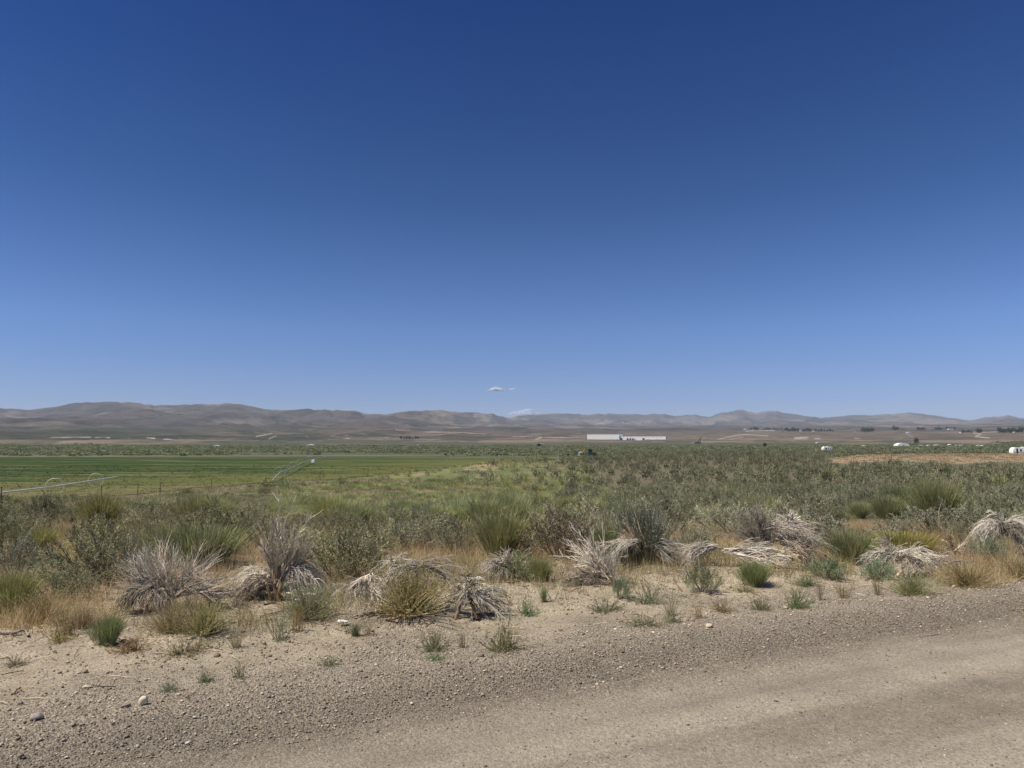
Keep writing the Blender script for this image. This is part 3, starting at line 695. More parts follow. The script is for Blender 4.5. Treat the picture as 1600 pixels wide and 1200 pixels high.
# ------------------------------------------------------------------ bleached dead brush along the verge (the photograph's most visible things)
GREY = (0.44, 0.395, 0.325); LIGHT = (0.58, 0.52, 0.42); DARKG = (0.285, 0.245, 0.195); BARK = (0.25, 0.165, 0.10); TANW = (0.54, 0.43, 0.29)
DEADLIST = [
    ('dead fan shaped bush, pale bare twigs spread flat topped on one short trunk', (262, 952), [
        ((0, 0, .10), (-.72, 0, .66), .22, .22, .80, 120, -.05, GREY, 1.0), ((0, 0, .12), (.0, 0, .9), .36, .25, .60, 120, -.05, LIGHT, 1.0),
        ((0, 0, .10), (.8, 0, .55), .22, .25, .74, 110, .05, GREY, 1.0), ((0, 0, .10), (-.35, 0, .85), .2, .22, .70, 60, -.05, LIGHT, 1.0), ((.28, .05, .18), (.7, 0, -.1), .25, .25, .5, 40, .2, DARKG, 1.1)],
        [([(-.02, -.02, -.06), (0, 0, .1), (.03, 0, .3)], .024, .012, TANW), ([(-.1, -.05, -.05), (-.09, -.02, .1), (-.14, 0, .25)], .018, .010, LIGHT)]),
    ('low drooping heap of dark grey dead twigs below the fan shaped dead bush', (205, 962), [
        ((.12, .1, .24), (-.8, -.1, .3), .35, .35, .36, 130, 1.4, DARKG, 1.0), ((.2, .1, .26), (-.2, -.5, .25), .45, .3, .30, 100, 1.6, DARKG, 1.0), ((.25, .05, .22), (.6, -.4, .1), .4, .3, .3, 50, 1.2, DARKG, 1.0)], []),
    ('tall dead bush with an upright pale spike and two drooping grey wings', (432, 938), [
        ((-.02, 0, .15), (-.10, 0, 1), .19, .2, 1.0, 90, .0, LIGHT, 1.25), ((-.02, 0, .2), (.1, 0, 1), .24, .2, .78, 50, .0, LIGHT, 1.2), ((.05, 0, .2), (.62, 0, .85), .2, .2, .76, 60, .15, GREY, 1.0),
        ((-.05, .05, .15), (-.85, 0, .85), .26, .3, .74, 170, 1.15, GREY, 1.0), ((-.05, .05, .1), (-.9, -.1, .45), .25, .3, .62, 130, 1.0, DARKG, 1.0),
        ((.04, .05, .2), (.8, 0, .95), .24, .3, .76, 170, 1.2, GREY, 1.0), ((.06, .02, .1), (.85, -.1, .4), .28, .3, .62, 120, .9, GREY, 1.0)],
        [([(.04, -.04, -.05), (-.03, 0, .2), (-.06, 0, .45)], .026, .012, BARK), ([(.03, -.03, -.04), (.05, -.02, .18), (.01, 0, .38)], .030, .014, BARK), ([(-.02, -.05, -.04), (-.09, -.02, .15), (-.2, 0, .3)], .022, .01, BARK)]),
    ('arching dead bush whose grey twigs hang round a tangle of green weed', (625, 962), [
        ((.2, .25, .44), (-.95, -.1, .15), .16, .3, .70, 40, .75, GREY, 1.0), ((-.1, .25, .44), (.95, -.05, .12), .14, .25, .85, 34, .55, DARKG, 1.2),
        ((-.32, .12, .36), (.12, -.45, -.45), .32, .3, .40, 110, .4, LIGHT, .9), ((-.38, .1, .34), (-.4, -.4, -.3), .3, .25, .36, 60, .5, GREY, .9),
        ((-.1, .3, .40), (-.2, .1, .4), .7, .4, .30, 34, .2, GREY, 1.0), ((.55, .1, .36), (.6, -.3, -.3), .3, .3, .36, 40, .4, DARKG, 1.0)], [([(-.1, -.15, .0), (.1, -.17, .04), (.35, -.16, .03)], .012, .007, BARK)]),
    ('tangled grey root end with short broken branches beside the green weed', (728, 965), [
        ((0, .05, .22), (.5, -.2, .15), .5, .4, .42, 110, .6, GREY, 1.1), ((-.05, .05, .1), (-.5, -.2, .5), .45, .35, .32, 60, .3, LIGHT, 1.2), ((.05, .1, .2), (.7, -.1, -.1), .3, .3, .5, 60, .5, GREY, 1.0)],
        [([(-.1, -.08, .0), (-.05, 0, .12), (0, .06, .2)], .020, .014, BARK), ([(.12, -.1, .0), (.06, 0, .12), (0, .08, .2)], .018, .012, BARK)]),
    ('small dead bush with upturned bare twigs against a leafy green shrub', (792, 908), [
        ((0, 0, .2), (-.75, -.1, .25), .3, .3, .46, 80, .7, GREY, 1.0), ((.05, 0, .14), (-.1, 0, .8), .4, .3, .36, 50, .0, LIGHT, 1.1), ((.1, -.02, .1), (.75, 0, .35), .35, .3, .4, 40, .2, TANW, 1.2), ((-.05, 0, .18), (.1, -.5, .05), .4, .3, .34, 80, .8, DARKG, 1.0)], 
        [([(.12, -.05, -.03), (.08, 0, .1), (-.02, 0, .2)], .018, .010, TANW)]),
    ('fallen dead bush of long straight tan branches leaning up to one side', (958, 915), [
        ((0, 0, .06), (-.62, .1, .62), .16, .25, .86, 70, .05, LIGHT, 1.25), ((-.05, 0, .05), (-.9, .05, .25), .2, .3, .74, 110, .25, DARKG, 1.0), ((.02, 0, .06), (-.25, .1, .75), .3, .3, .5, 36, .05, GREY, 1.1)],
        [([(.03, -.05, -.04), (-.06, 0, .1), (-.25, .02, .34)], .024, .011, BARK), ([(.03, -.05, -.03), (-.12, 0, .06), (-.42, .02, .2)], .020, .010, BARK)]),
    ('wide grey heap of dead branches under the white flecked shrub', (1000, 886), [
        ((.05, .1, .34), (-.9, 0, .1), .24, .35, .8, 150, .65, GREY, 1.0), ((.1, .1, .28), (.9, 0, .05), .25, .35, .7, 120, .55, GREY, 1.0), ((0, .1, .2), (-.3, 0, .7), .45, .35, .55, 50, .05, TANW, 1.2), ((.3, .05, .15), (.8, -.2, -.05), .3, .3, .5, 80, .4, DARKG, 1.0)],
        [([(.5, -.1, .0), (.25, .0, .15), (0, .1, .45)], .022, .011, BARK), ([(.1, 0, .25), (.02, .1, .5), (-.05, .1, .75)], .015, .007, TANW)]),
    ('flattened pale pile of dead twigs trailing off the big leaning dead bush', (1112, 884), [
        ((.1, .1, .24), (-.9, -.1, .1), .25, .35, .7, 120, .6, GREY, 1.0), ((.2, .05, .2), (.9, -.15, .0), .2, .3, .95, 120, .35, GREY, 1.1), ((.3, .0, .16), (.95, -.25, -.05), .12, .2, 1.1, 30, .2, LIGHT, 1.3)], []),
    ('big leaning dead bush, dark grey below with long silvery sloping twigs', (1236, 884), [
        ((-.25, .1, .12), (-.45, .1, .95), .26, .3, .86, 190, .12, DARKG, 1.0), ((-.3, .15, .3), (-.3, .1, 1), .3, .3, .66, 110, .0, GREY, 1.0),
        ((-.35, .15, .5), (.75, 0, .12), .22, .3, 1.02, 190, .55, GREY, 1.0), ((-.2, .1, .35), (.8, -.1, .15), .25, .3, .8, 150, .6, DARKG, 1.0), ((-.1, .0, .2), (.6, -.3, .1), .4, .3, .5, 110, .5, TANW, 1.0), ((.05, .2, .58), (.1, 0, .75), .45, .3, .26, 16, .0, LIGHT, 2.4)],
        [([(.1, -.1, .02), (-.1, 0, .1), (-.4, .1, .25)], .024, .012, DARKG), ([(.4, -.1, .02), (.2, 0, .12), (-.1, .1, .3)], .02, .01, GREY)]),
    ('low sprawling pile of pale dead branches beside the gravel edge', (1420, 902), [
        ((-.1, .1, .28), (-.85, 0, .05), .3, .35, .6, 130, .55, GREY, 1.1), ((-.1, .1, .28), (.85, -.05, .1), .3, .35, .62, 150, .6, LIGHT, 1.1), ((-.2, .05, .2), (.25, -.3, .45), .5, .3, .42, 70, .2, LIGHT, 1.2), ((.1, -.05, .12), (-.7, -.4, -.05), .25, .2, .5, 40, .1, LIGHT, 1.3), ((.3, .05, .18), (.95, .05, .0), .2, .3, .8, 60, .3, GREY, 1.0)],
        [([(-.25, -.14, .0), (-.1, -.05, .12), (.1, .05, .3)], .02, .01, TANW)]),
    ('domed grey dead bush at the end of the verge with a green shrub in front', (1578, 866), [
        ((0, .1, .42), (-.9, -.1, .3), .3, .35, .62, 170, 1.0, GREY, 1.0), ((0, .1, .45), (.9, 0, .3), .3, .35, .7, 150, .9, GREY, 1.0), ((0, .1, .3), (0, -.5, .3), .5, .3, .5, 130, .9, DARKG, 1.0), ((0, .1, .3), (0, 0, 1), .5, .3, .4, 60, .2, GREY, 1.0)], []),
    ('bare dead bush with a few crooked upright branches behind the sprawling pale pile', (1492, 868), [
        ((0, 0, .1), (-.35, 0, .7), .4, .3, .46, 26, .05, TANW, 1.2), ((0, 0, .08), (.85, 0, .15), .3, .3, .55, 60, .3, GREY, 1.0), ((0, .05, .08), (-.8, 0, .1), .3, .3, .4, 40, .3, GREY, 1.0)],
        [([(.02, 0, -.03), (-.03, 0, .15), (-.09, 0, .3)], .016, .008, BARK)]),
]
DEADROOT = []
for k, (lab, (bx, by), bundles, stump) in enumerate(DEADLIST):
    p = unproj(bx, by)
    t = thing('dead_bush', lab, 'dead bush', p, group='dead brush along the verge')
    tw, sp = dead_mesh(300 + k, bundles, stump)
    link('twigs', mesh_of('dead_twigs', tw, M_STEM), t)
    if sp is not None: link('trunk', mesh_of('dead_trunk', sp, M_STEM), t)
    DEADROOT.append(p)

# fallen sticks on the bare dirt
STICKS = [('dark crooked dead branch lying on dirt right of the fan shaped bush', [(330, 922), (336, 946), (358, 952), (380, 964)], .011, DARKG),
          ('thin dark twig lying beside the dark crooked branch', [(352, 926), (370, 948), (378, 962)], .006, DARKG),
          ('broken brown branch on the dirt under the tall spiky dead bush', [(414, 946), (432, 942), (444, 956), (405, 966)], .014, BARK),
          ('long thin grey stick lying left of the broken brown branch', [(352, 974), (385, 971), (420, 968)], .006, DARKG),
          ('short dark stick on dirt before the arching dead bush', [(556, 968), (570, 959)], .008, DARKG),
          ('grey stick lying along the dirt under the arching dead bush', [(590, 965), (640, 964), (690, 963)], .007, DARKG),
          ('grey stick trailing from the tangled root end', [(740, 962), (765, 961), (780, 959)], .008, BARK),
          ('curved brown stick on bare dirt beside small weeds', [(880, 922), (894, 925), (908, 918)], .009, BARK),
          ('dark brown stick lying before the wide grey heap', [(1052, 905), (1060, 918), (1066, 925)], .009, BARK),
          ('twisted grey branch lying at far left on the dirt bank', [(0, 990), (20, 994), (38, 990), (44, 996)], .016, DARKG),
          ('small bent twig on the dirt track near left weeds', [(18, 1086), (30, 1079), (36, 1082)], .007, BARK),
          ('dark stick lying among brown stubble near the small leafy weed', [(798, 912), (812, 907), (820, 902)], .008, DARKG),
          ('pale thick broken branch poking up behind the big leaning dead bush', [(1210, 832), (1204, 814), (1202, 798)], .018, LIGHT)]
for lab, pts, rr, c in STICKS:
    if lab.startswith('pale thick'):
        b = unproj(1236, 880) + np.array([-.2, .75, 0]); s = b[1] / FPX
        P = np.array([[b[0] + (q[0] - 1206) * s, b[1], H(b[0], b[1]) + (880 - 20 - q[1]) * s * .9] for q in pts]); P[0, 2] = H(b[0], b[1]) - .02
    else:
        P = np.array([unproj(*q) for q in pts]); P[:, 2] += rr * .7; P[1:-1, 2] += np.random.default_rng(int(pts[0][0])).uniform(0, .03, len(P) - 2)
    s = np.linspace(0, len(P) - 1, 12); i = np.minimum(s.astype(int), len(P) - 2); f = (s - i)[:, None]
    pth = P[i] * (1 - f) + P[i + 1] * f; rq = np.random.default_rng(int(pts[0][1])); pth[1:-1] += rq.normal(0, .006, (10, 3))
    o0 = P.mean(0); d = tubes((pth - o0)[None], (np.linspace(rr, rr * .5, 12) * rq.uniform(.8, 1.2, 12))[None], jitter(c, 1, rq, .1), 6)
    o = link('fallen_branch', mesh_of('fallen_branch', d, M_STEM), None, o0); tag(o, lab, 'branch', 'sticks lying on the verge')

# ------------------------------------------------------------------ shrubs
NV = 8
SAGE_P = [sage_mesh(10 + k, 64 + 4 * k, 92, (0.034, 0.0100), 1, SAGE * (1 + .05 * math.sin(k * 2.1)), .2 + .1 * (k % 4)) for k in range(NV)]
SAGE_M = [(mesh_of('sage_foliage', a, M_SAGE), mesh_of('sage_stems', b, M_STEM)) for a, b in SAGE_P]
BROOM_P = [broom_mesh(40 + k, 3800, .0055, BROOM * (1 + .06 * math.sin(k * 1.7)), .8 + .05 * (k % 3), .26 + .08 * (k % 3)) for k in range(5)]
BROOM_M = [(mesh_of('broom_foliage', a, M_LEAF), mesh_of('broom_stems', b, M_STEM)) for a, b in BROOM_P]
FLECK_M = tuple(mesh_of('fleck_' + n, d, m) for n, d, m in zip(('foliage', 'stems'), broom_mesh(60, 2800, .006, (.205, .215, .145), .9, .30, 2, (.52, .53, .46)), (M_LEAF, M_STEM)))
YEL_M = tuple(mesh_of('yellow_' + n, d, m) for n, d, m in zip(('foliage', 'stems'), sage_mesh(61, 70, 60, (.03, .018), 1, np.array([.62, .52, .27])), (M_LEAF, M_STEM)))

# lower-detail versions for the mass beyond
SAGE_L1 = [sage_mesh(70 + k, 52, 34, (.050, .017), 1, SAGE * (1 + .06 * (k - 2)), .3, False)[0] for k in range(6)]
SAGE_L2 = [sage_mesh(80 + k, 30, 13, (.10, .042), 1, SAGE * (1 + .08 * (k - 1.5)), .3, False)[0] for k in range(4)]
SAGE_L3 = [sage_mesh(90 + k, 16, 3, (.26, .16), 1, SAGE, .3, False)[0] for k in range(4)]
BROOM_L1 = [broom_mesh(100 + k, 420, .017, BROOM, .85, .5, 1, None, False)[0] for k in range(3)]
BROOM_L2 = [broom_mesh(105 + k, 90, .05, BROOM, .85, .5, 1, None, False)[0] for k in range(3)]

def place_shrub(name, meshes, loc, w, h, rz, colour, label, cat, group):
    t = thing(name, label, cat, loc, rz, (w, w, h), group)
    f = link('foliage', meshes[0], t); f.color = (*colour, 1)
    s = link('stem', meshes[1], t)
    return t

OCC = []   # (x, y, radius) already taken
for p in DEADROOT: OCC.append((p[0], p[1], .55))

# the shrubs one can single out, by foot, width and height as seen
BIG = [  # species, foot x, foot y, width px, height px, tint, label
    ('broom', 318, 888, 140, 82, (1, 1, 1), 'wide bright green broom shrub behind the gap between two pale dead bushes'),
    ('broom', 250, 880, 70, 60, (1.05, 1, .9), 'small green broom shrub rising behind the fan shaped dead bush'),
    ('broom', 778, 874, 92, 82, (1.05, .98, .9), 'upright bright green broom shrub behind the small dead bush with upturned twigs'),
    ('broom', 1322, 878, 86, 62, (1, 1, 1), 'green broom shrub at the low end of the big leaning dead bush'),
    ('broom', 1178, 916, 58, 42, (.95, .98, .9), 'small green broom clump growing before the flattened pale twig pile'),
    ('broom', 168, 1008, 52, 54, (.95, 1.0, 1), 'round bright green shrublet alone on the dirt below the dark drooping heap'),
    ('broom', 846, 908, 36, 40, (1, 1, .9), 'narrow green grassy shrub right of the small leafy shrub'),
    ('broom', 10, 962, 80, 72, (1.05, 1, .8), 'green broom shrub cut by the edge beside tan grass'),
    ('broom', 60, 868, 64, 50, (1.15, 1.05, .7), 'yellow green broom shrub left of the yellow flowering shrub'),
    ('broom', 960, 876, 70, 62, (1, 1, 1), 'green broom shrub left of the tall white flecked shrub'),
    ('broom', 1410, 868, 120, 44, (1.25, 1.05, .75), 'wide yellow green broom shrub behind the sprawling pale dead branches'),
    ('fleck', 1006, 880, 74, 112, (1, 1, 1), 'tall grey green shrub flecked with white, standing behind the wide grey heap'),
    ('yellow', 88, 893, 66, 52, (1, 1, 1), 'small shrub covered in pale yellow seed heads among grey sage'),
    ('sage', 876, 872, 122, 92, (.92, .80, .78), 'large brownish sagebrush with dark stems behind the long tan fallen branches'),
    ('sage', 935, 860, 80, 74, (.98, .86, .82), 'brownish sagebrush between the large brown one and the white flecked shrub'),
    ('sage', 556, 892, 100, 76, (.92, .84, .72), 'brown grey bushy sagebrush right of the tall spiky dead bush'),
    ('sage', 718, 868, 78, 64, (.85, .82, .8), 'dark grey sagebrush left of the upright green broom shrub'),
    ('sage', 640, 858, 110, 70, (1.05, 1.03, .98), 'broad pale grey green sagebrush above the arching dead bush'),
    ('sage', 85, 930, 140, 56, (.9, .92, .78), 'large olive grey sagebrush below the yellow flowering shrub'),
    ('sage', 30, 905, 90, 80, (1, 1, 1), 'grey sagebrush at the far left above the tan grass'),
    ('sage', 165, 900, 80, 74, (.9, .84, .76), 'brownish grey sagebrush left of the fan shaped dead bush'),
    ('sage', 200, 870, 60, 54, (1.0, 1.06, .96), 'small grey green sagebrush just behind the fan shaped dead bush'),
    ('sage', 820, 908, 60, 58, (.96, 1.1, .82), 'leafy grey green shrub growing through the small dead bush'),
    ('sage', 1090, 868, 90, 52, (.95, .95, .95), 'grey sagebrush above the flattened pale twig pile'),
    ('sage', 1290, 850, 90, 60, (.88, .84, .86), 'purplish grey sagebrush behind the big leaning dead bush'),
    ('sage', 1460, 836, 110, 64, (.86, .86, .86), 'large dark grey sagebrush behind the yellow green broom'),
    ('sage', 1548, 876, 52, 48, (.8, .95, .85), 'dark green shrub in front of the domed grey dead bush'),
    ('sage', 1098, 925, 62, 54, (.82, .86, .72), 'sparse olive shrub standing on dirt before the flattened pale twig pile'),
    ('sage', 968, 935, 40, 42, (.85, .98, .82), 'small dark green shrub at the foot of the long tan fallen branches'),
    ('sage', 1300, 905, 74, 40, (.78, .95, .78), 'low dark green shrub before the big leaning dead bush'),
    ('sage', 1366, 906, 56, 44, (.78, .98, .84), 'low dark bluish green shrub left of the sprawling pale pile'),
    ('sage', 1020, 850, 70, 66, (1.05, 1.0, .98), 'pale grey sagebrush right of the white flecked shrub'),
]
for k, (sp, bx, by, w, h, tint, lab) in enumerate(BIG):
    p = unproj(bx, by); d = p[1] * 1.0
    W = w / FPX * d; Hh = h / FPX * d
    rq = np.random.default_rng(500 + k)
    if sp == 'sage': place_shrub('sagebrush', SAGE_M[k % NV], p, W / .98, Hh / .8, rq.uniform(0, 6.28), tint, lab, 'shrub', 'single sagebrush shrubs near the road')
    elif sp == 'broom': place_shrub('broom_shrub', BROOM_M[k % 5], p, W / .95, Hh / .86, rq.uniform(0, 6.28), tint, lab, 'shrub', 'single green broom shrubs near the road')
    elif sp == 'fleck': place_shrub('flecked_shrub', FLECK_M, p, W / .85, Hh / .92, .4, tint, lab, 'shrub', None)
    else: place_shrub('flowering_shrub', YEL_M, p + np.array([0, .3, .0]), W / .95, Hh / .8 * 1.2, .4, tint, lab, 'shrub', None)
    OCC.append((p[0], p[1], W * .36))

# everything else that grows on the slope: scattered with gaps, species by ground
cand = []
def scatter(n, ymin, ymax, spacing, seed):
    r = np.random.default_rng(seed); out = []; cell = {}
    def ok(x, y, s):
        ci, cj = int(math.floor(x / s)), int(math.floor(y / s))
        for a in (-1, 0, 1):
            for b in (-1, 0, 1):
                for (u, v) in cell.get((ci + a, cj + b), ()):
                    if (u - x) ** 2 + (v - y) ** 2 < s * s: return False
        cell.setdefault((ci, cj), []).append((x, y)); return True
    half = .80
    ys = np.sqrt(r.uniform(ymin ** 2, ymax ** 2, n)); xs = r.uniform(-half, half, n) * ys + r.uniform(-2, 2, n)
    for a, b in zip(xs, ys):
        if ok(a, b, spacing): out.append((a, b))
    return np.array(out)

P1 = scatter(9000, 8.0, 40.0, 1.12, 1); P2 = scatter(14000, 40.0, 90.0, 1.85, 2); P3 = scatter(40000, 90.0, 290.0, 2.6, 3)
occ = np.array(OCC)
def filt(P, near):
    X, Y = P[:, 0], P[:, 1]; Z = H(X, Y); px, py = project(X, Y, Z); s, u = road_s(X, Y)
    keep = ~inpoly(px, py, FIELD_POLY) & ~((inpoly(px, py, TAN_POLY) | inpoly(px, py - 8, TAN_POLY)) & (Y > 90))
    keep &= ~((Y > 60) & (px < 560) & (py < 778) & (py > 713) & inpoly(px, py - 3, FIELD_POLY))
    if near:
        n0 = 1.6 * (fbm(X / 1.7, Y / 1.7, 201, 3) - .5)
        lim = 9.2 - 1.1 * sstep(400, 1500, px)
        keep &= (s + n0 > lim)
        dd = np.hypot(X[:, None] - occ[None, :, 0], Y[:, None] - occ[None, :, 1]) - occ[None, :, 2]
        keep &= dd.min(1) > .30
        # openings of tan grass
        for (cx, cy, rx, ry) in ((705, 872, 58, 26), (1085, 850, 52, 24), (1385, 838, 110, 20), (60, 955, 90, 28), (480, 800, 60, 12)):
            keep &= ((px - cx) / rx) ** 2 + ((py - cy) / ry) ** 2 > 1
    keep &= ~((Y > 180) & (px < 850))
    return P[keep]
P1, P2, P3 = filt(P1, True), filt(P2, False), filt(P3, False)
print('scatter', len(P1), len(P2), len(P3))

def species(P):
    X, Y = P[:, 0], P[:, 1]; r = np.random.default_rng(17); px, py = project(X, Y, H(X, Y))
    right = sstep(700, 1000, px)
    nb = fbm(X / 5.5, Y / 5.5, 301, 3)
    dense = fbm(X / 4.0, Y / 4.0, 302, 3)
    broom = (nb > .55 + .05 * right) & (r.random(len(P)) < .85)
    band = (px > 430) & (px < 960) & (py > 728) & (py < 830)
    broom |= band & (r.random(len(P)) < .50) & (Y > 20)
    broom &= ~((Y < 20) & (r.random(len(P)) < .72)); broom &= ~((px > 1000) & (r.random(len(P)) < .45))
    broom &= ~((px > 880) & (Y > 45) & (r.random(len(P)) < .75))
    drop = (dense < .34 + .02 * (1 - right)) & (r.random(len(P)) < .9)
    drop |= (px < 700) & (Y > 34) & (r.random(len(P)) < .35)
    return broom, drop

ind = []; mass = {'sage': [], 'broom': []}
for P, lvl in ((P1, 0), (P2, 1), (P3, 2)):
    broom, drop = species(P)
    r = np.random.default_rng(900 + lvl)
    Z = H(P[:, 0], P[:, 1]); px, _ = project(P[:, 0], P[:, 1], Z)
    for i in range(len(P)):
        if drop[i] and not (lvl == 2 and px[i] > 900): continue
        x, y = P[i]
        big = .92 + .36 * sstep(800, 1300, px[i]) + (.18 if lvl == 0 else .40 if lvl == 1 else .7)
        w = big * r.uniform(.62, 1.35); h = (w * r.uniform(.78, 1.12)) * (1 + .10 * lvl) if not broom[i] else w * r.uniform(.75, 1.05)
        g = r.normal(0, .15)
        hue = fbm(x / 6, y / 6, 401, 3) - .5
        if px[i] < 760 and y > 26: h *= .62
        elif y < 24: h *= .86
        if broom[i]: tint = np.array([1.04 + g + hue * .5, 1.0 + g + hue * .2, .98 + g - hue * .2]).clip(.6, 1.5) * (1.28 if (430 < px[i] < 960 and y > 22) else 1.0)
        else:
            br = max(0., float(fbm(x / 3.1, y / 3.1, 402, 2)) - .52) * 2.6
            tint = np.array([.97 + g, 1.0 + g - .08 * br, .95 + g - .10 * br - .25 * hue]) * (np.array([.76, .77, .74]) if (lvl > 0 and px[i] > 820) else np.ones(3)).clip(.55, 1.4)
            tint = tint * (np.array([1.03, .97, .90]) * (1 - .6 * sstep(450, 900, px[i])) + np.ones(3) * .6 * sstep(450, 900, px[i]))
            if px[i] < 700 and y > 30: tint = tint * (np.array([.60, .70, .62]) if r.random() < .22 else np.array([1.02, .98, .92]))
        rec = (x, y, float(Z[i]), w, h, r.uniform(0, 6.28), tint, int(r.integers(0, 1000)))
        if lvl == 0: ind.append((w / y, bool(broom[i]), rec))
        else: mass['broom' if broom[i] else 'sage'].append((lvl, rec))

sg = sorted([q for q in ind if not q[1]], key=lambda q: -q[0]); bm = sorted([q for q in ind if q[1]], key=lambda q: -q[0])
NS, NB = 270, 200
for q in sg[NS:]: mass['sage'].append((0, q[2]))
for q in bm[NB:]: mass['broom'].append((0, q[2]))
print('individual sage', min(len(sg), NS), 'of', len(sg), 'broom', min(len(bm), NB), 'of', len(bm))

# a label for each: which landmark it stands behind and how many shrubs back
LAND = [(-60, 'the green broom shrub cut by the frame'), (60, 'the yellow flowering shrub'), (170, 'the dark drooping dead heap'), (262, 'the fan shaped dead bush'), (345, 'the wide green broom shrub'),
        (432, 'the tall spiky dead bush'), (530, 'the bushy brown sagebrush'), (625, 'the arching dead bush'), (715, 'the dark grey sagebrush'), (785, 'the upright green broom'),
        (870, 'the large brownish sagebrush'), (940, 'the long tan fallen branches'), (1006, 'the tall white flecked shrub'), (1090, 'the flattened pale twig pile'), (1165, 'the big leaning dead bush'),
        (1250, 'the sloping end of the leaning dead bush'), (1330, 'the lone broom beside the leaning dead bush'), (1420, 'the sprawling pale dead branches'), (1500, 'the crooked bare dead bush'), (1590, 'the domed grey dead bush'), (1700, 'the frame edge past the domed dead bush')]
ORD = 'first second third fourth fifth sixth seventh eighth ninth tenth eleventh twelfth thirteenth fourteenth fifteenth sixteenth seventeenth eighteenth nineteenth twentieth'.split()
ORD += ['twenty-' + o for o in ORD[:9]] + ['thirtieth'] + ['thirty-' + o for o in ORD[:9]]
counts = {}
chosen = sorted([(q[2], 'sage') for q in sg[:NS]] + [(q[2], 'broom') for q in bm[:NB]], key=lambda q: q[0][1])
for rec, sp in chosen:
    x, y, z, w, h, rz, tint, k = rec
    px, _ = project(x, y, z); j = int(np.argmin([abs(px - a) for a, _ in LAND]))
    n = counts.get((j, sp), 0); counts[(j, sp)] = n + 1
    tone = tint[0] / tint[1]
    if sp == 'sage':
        c = 'brownish grey' if tone > 1.07 else ('dark grey' if tint[1] < .86 else ('pale grey green' if tint[1] > 1.04 else 'grey green'))
        word = c + ' sagebrush'
    else:
        c = 'yellow green' if tone > 1.14 else ('dark green' if tint[1] < .92 else 'bright green'); word = c + ' broom shrub'
    back = 'just behind' if n == 0 else ORD[min(n, 38)] + (' sage' if sp == 'sage' else ' broom') + ' back behind'
    lab = f'{word}, {back} {LAND[j][1]}'
    if sp == 'sage': place_shrub('sagebrush', SAGE_M[k % NV], (x, y, z), w, h, rz, tint, lab, 'shrub', 'sagebrush scattered over the slope')
    else: place_shrub('broom_shrub', BROOM_M[k % 5], (x, y, z), w, h, rz, tint, lab, 'shrub', 'green broom shrubs scattered over the slope')

def merged(recs, protos):
    V, F, C = [], [], []; n = 0
    for (x, y, z, w, h, rz, tint, k) in recs:
        v, f, c = protos[k % len(protos)]
        co, si = math.cos(rz), math.sin(rz)
        q = np.empty_like(v); q[:, 0] = (v[:, 0] * co - v[:, 1] * si) * w + x; q[:, 1] = (v[:, 0] * si + v[:, 1] * co) * w + y; q[:, 2] = v[:, 2] * h + z
        V.append(q.astype(np.float32)); F.append((f + n).astype(np.int32)); C.append((c * tint).astype(np.float32)); n += len(v)
    return np.concatenate(V), np.concatenate(F), np.concatenate(C)

mid = merged([r_ for l_, r_ in mass['sage'] if l_ == 0], SAGE_L1) if any(l_ == 0 for l_, _ in mass['sage']) else None
parts = [merged([r_ for l_, r_ in mass['sage'] if l_ == 1], SAGE_L2 if False else SAGE_L1), merged([r_ for l_, r_ in mass['sage'] if l_ == 2], SAGE_L2)]
if mid: parts.append(mid)
o = link('sagebrush_foliage', mesh_of('sagebrush_foliage', merge(*parts), M_SAGE)); tag(o, 'unbroken grey green stand of sagebrush covering the slope beyond the nearer shrubs', 'sagebrush', kind='stuff')
parts = [merged([r_ for l_, r_ in mass['broom'] if l_ < 2], BROOM_L1), merged([r_ for l_, r_ in mass['broom'] if l_ == 2], BROOM_L2)]
o = link('broom_foliage', mesh_of('broom_foliage', merge(*parts), M_LEAF)); tag(o, 'bright green broom brush mixed through the far part of the slope', 'brush', kind='stuff')

# ------------------------------------------------------------------ grass
def grass(name, label, n, y0, y1, colour_fn, mask_fn, hgt, wid, seed, clump=6):
    r = np.random.default_rng(seed)
    nc = n // clump
    ys = np.sqrt(r.uniform(y0 ** 2, y1 ** 2, nc)); xs = r.uniform(-.78, .78, nc) * ys
    Z = H(xs, ys, False); px, py = project(xs, ys, Z); s, u = road_s(xs, ys)
    k = r.random(nc) < mask_fn(xs, ys, px, py, s)
    xs, ys, px, py = xs[k], ys[k], px[k], py[k]; m = len(xs)
    X = np.repeat(xs, clump) + r.normal(0, .05, m * clump) * (1 + np.repeat(ys, clump) / 30); Y = np.repeat(ys, clump) + r.normal(0, .05, m * clump) * (1 + np.repeat(ys, clump) / 30)
    Z = H(X, Y); P = np.stack([X, Y, Z - .01], 1)
    c = np.repeat(colour_fn(xs, ys, px, py), clump, 0) * (1 + .2 * r.normal(size=(m * clump, 1))).clip(.5, 1.6)
    D = np.stack([r.normal(0, .35, len(X)), r.normal(0, .35, len(X)), np.ones(len(X))], 1)
    hh = hgt * np.repeat(r.uniform(.6, 1.3, m), clump) * r.uniform(.6, 1.2, len(X))
    d = blades(P, D, hh, wid * np.maximum(1, Y / 14), r.uniform(0, .35, len(X)), c, r, 1)
    o = link(name, mesh_of(name, d, M_LEAF)); tag(o, label, 'grass', kind='stuff')
    return o

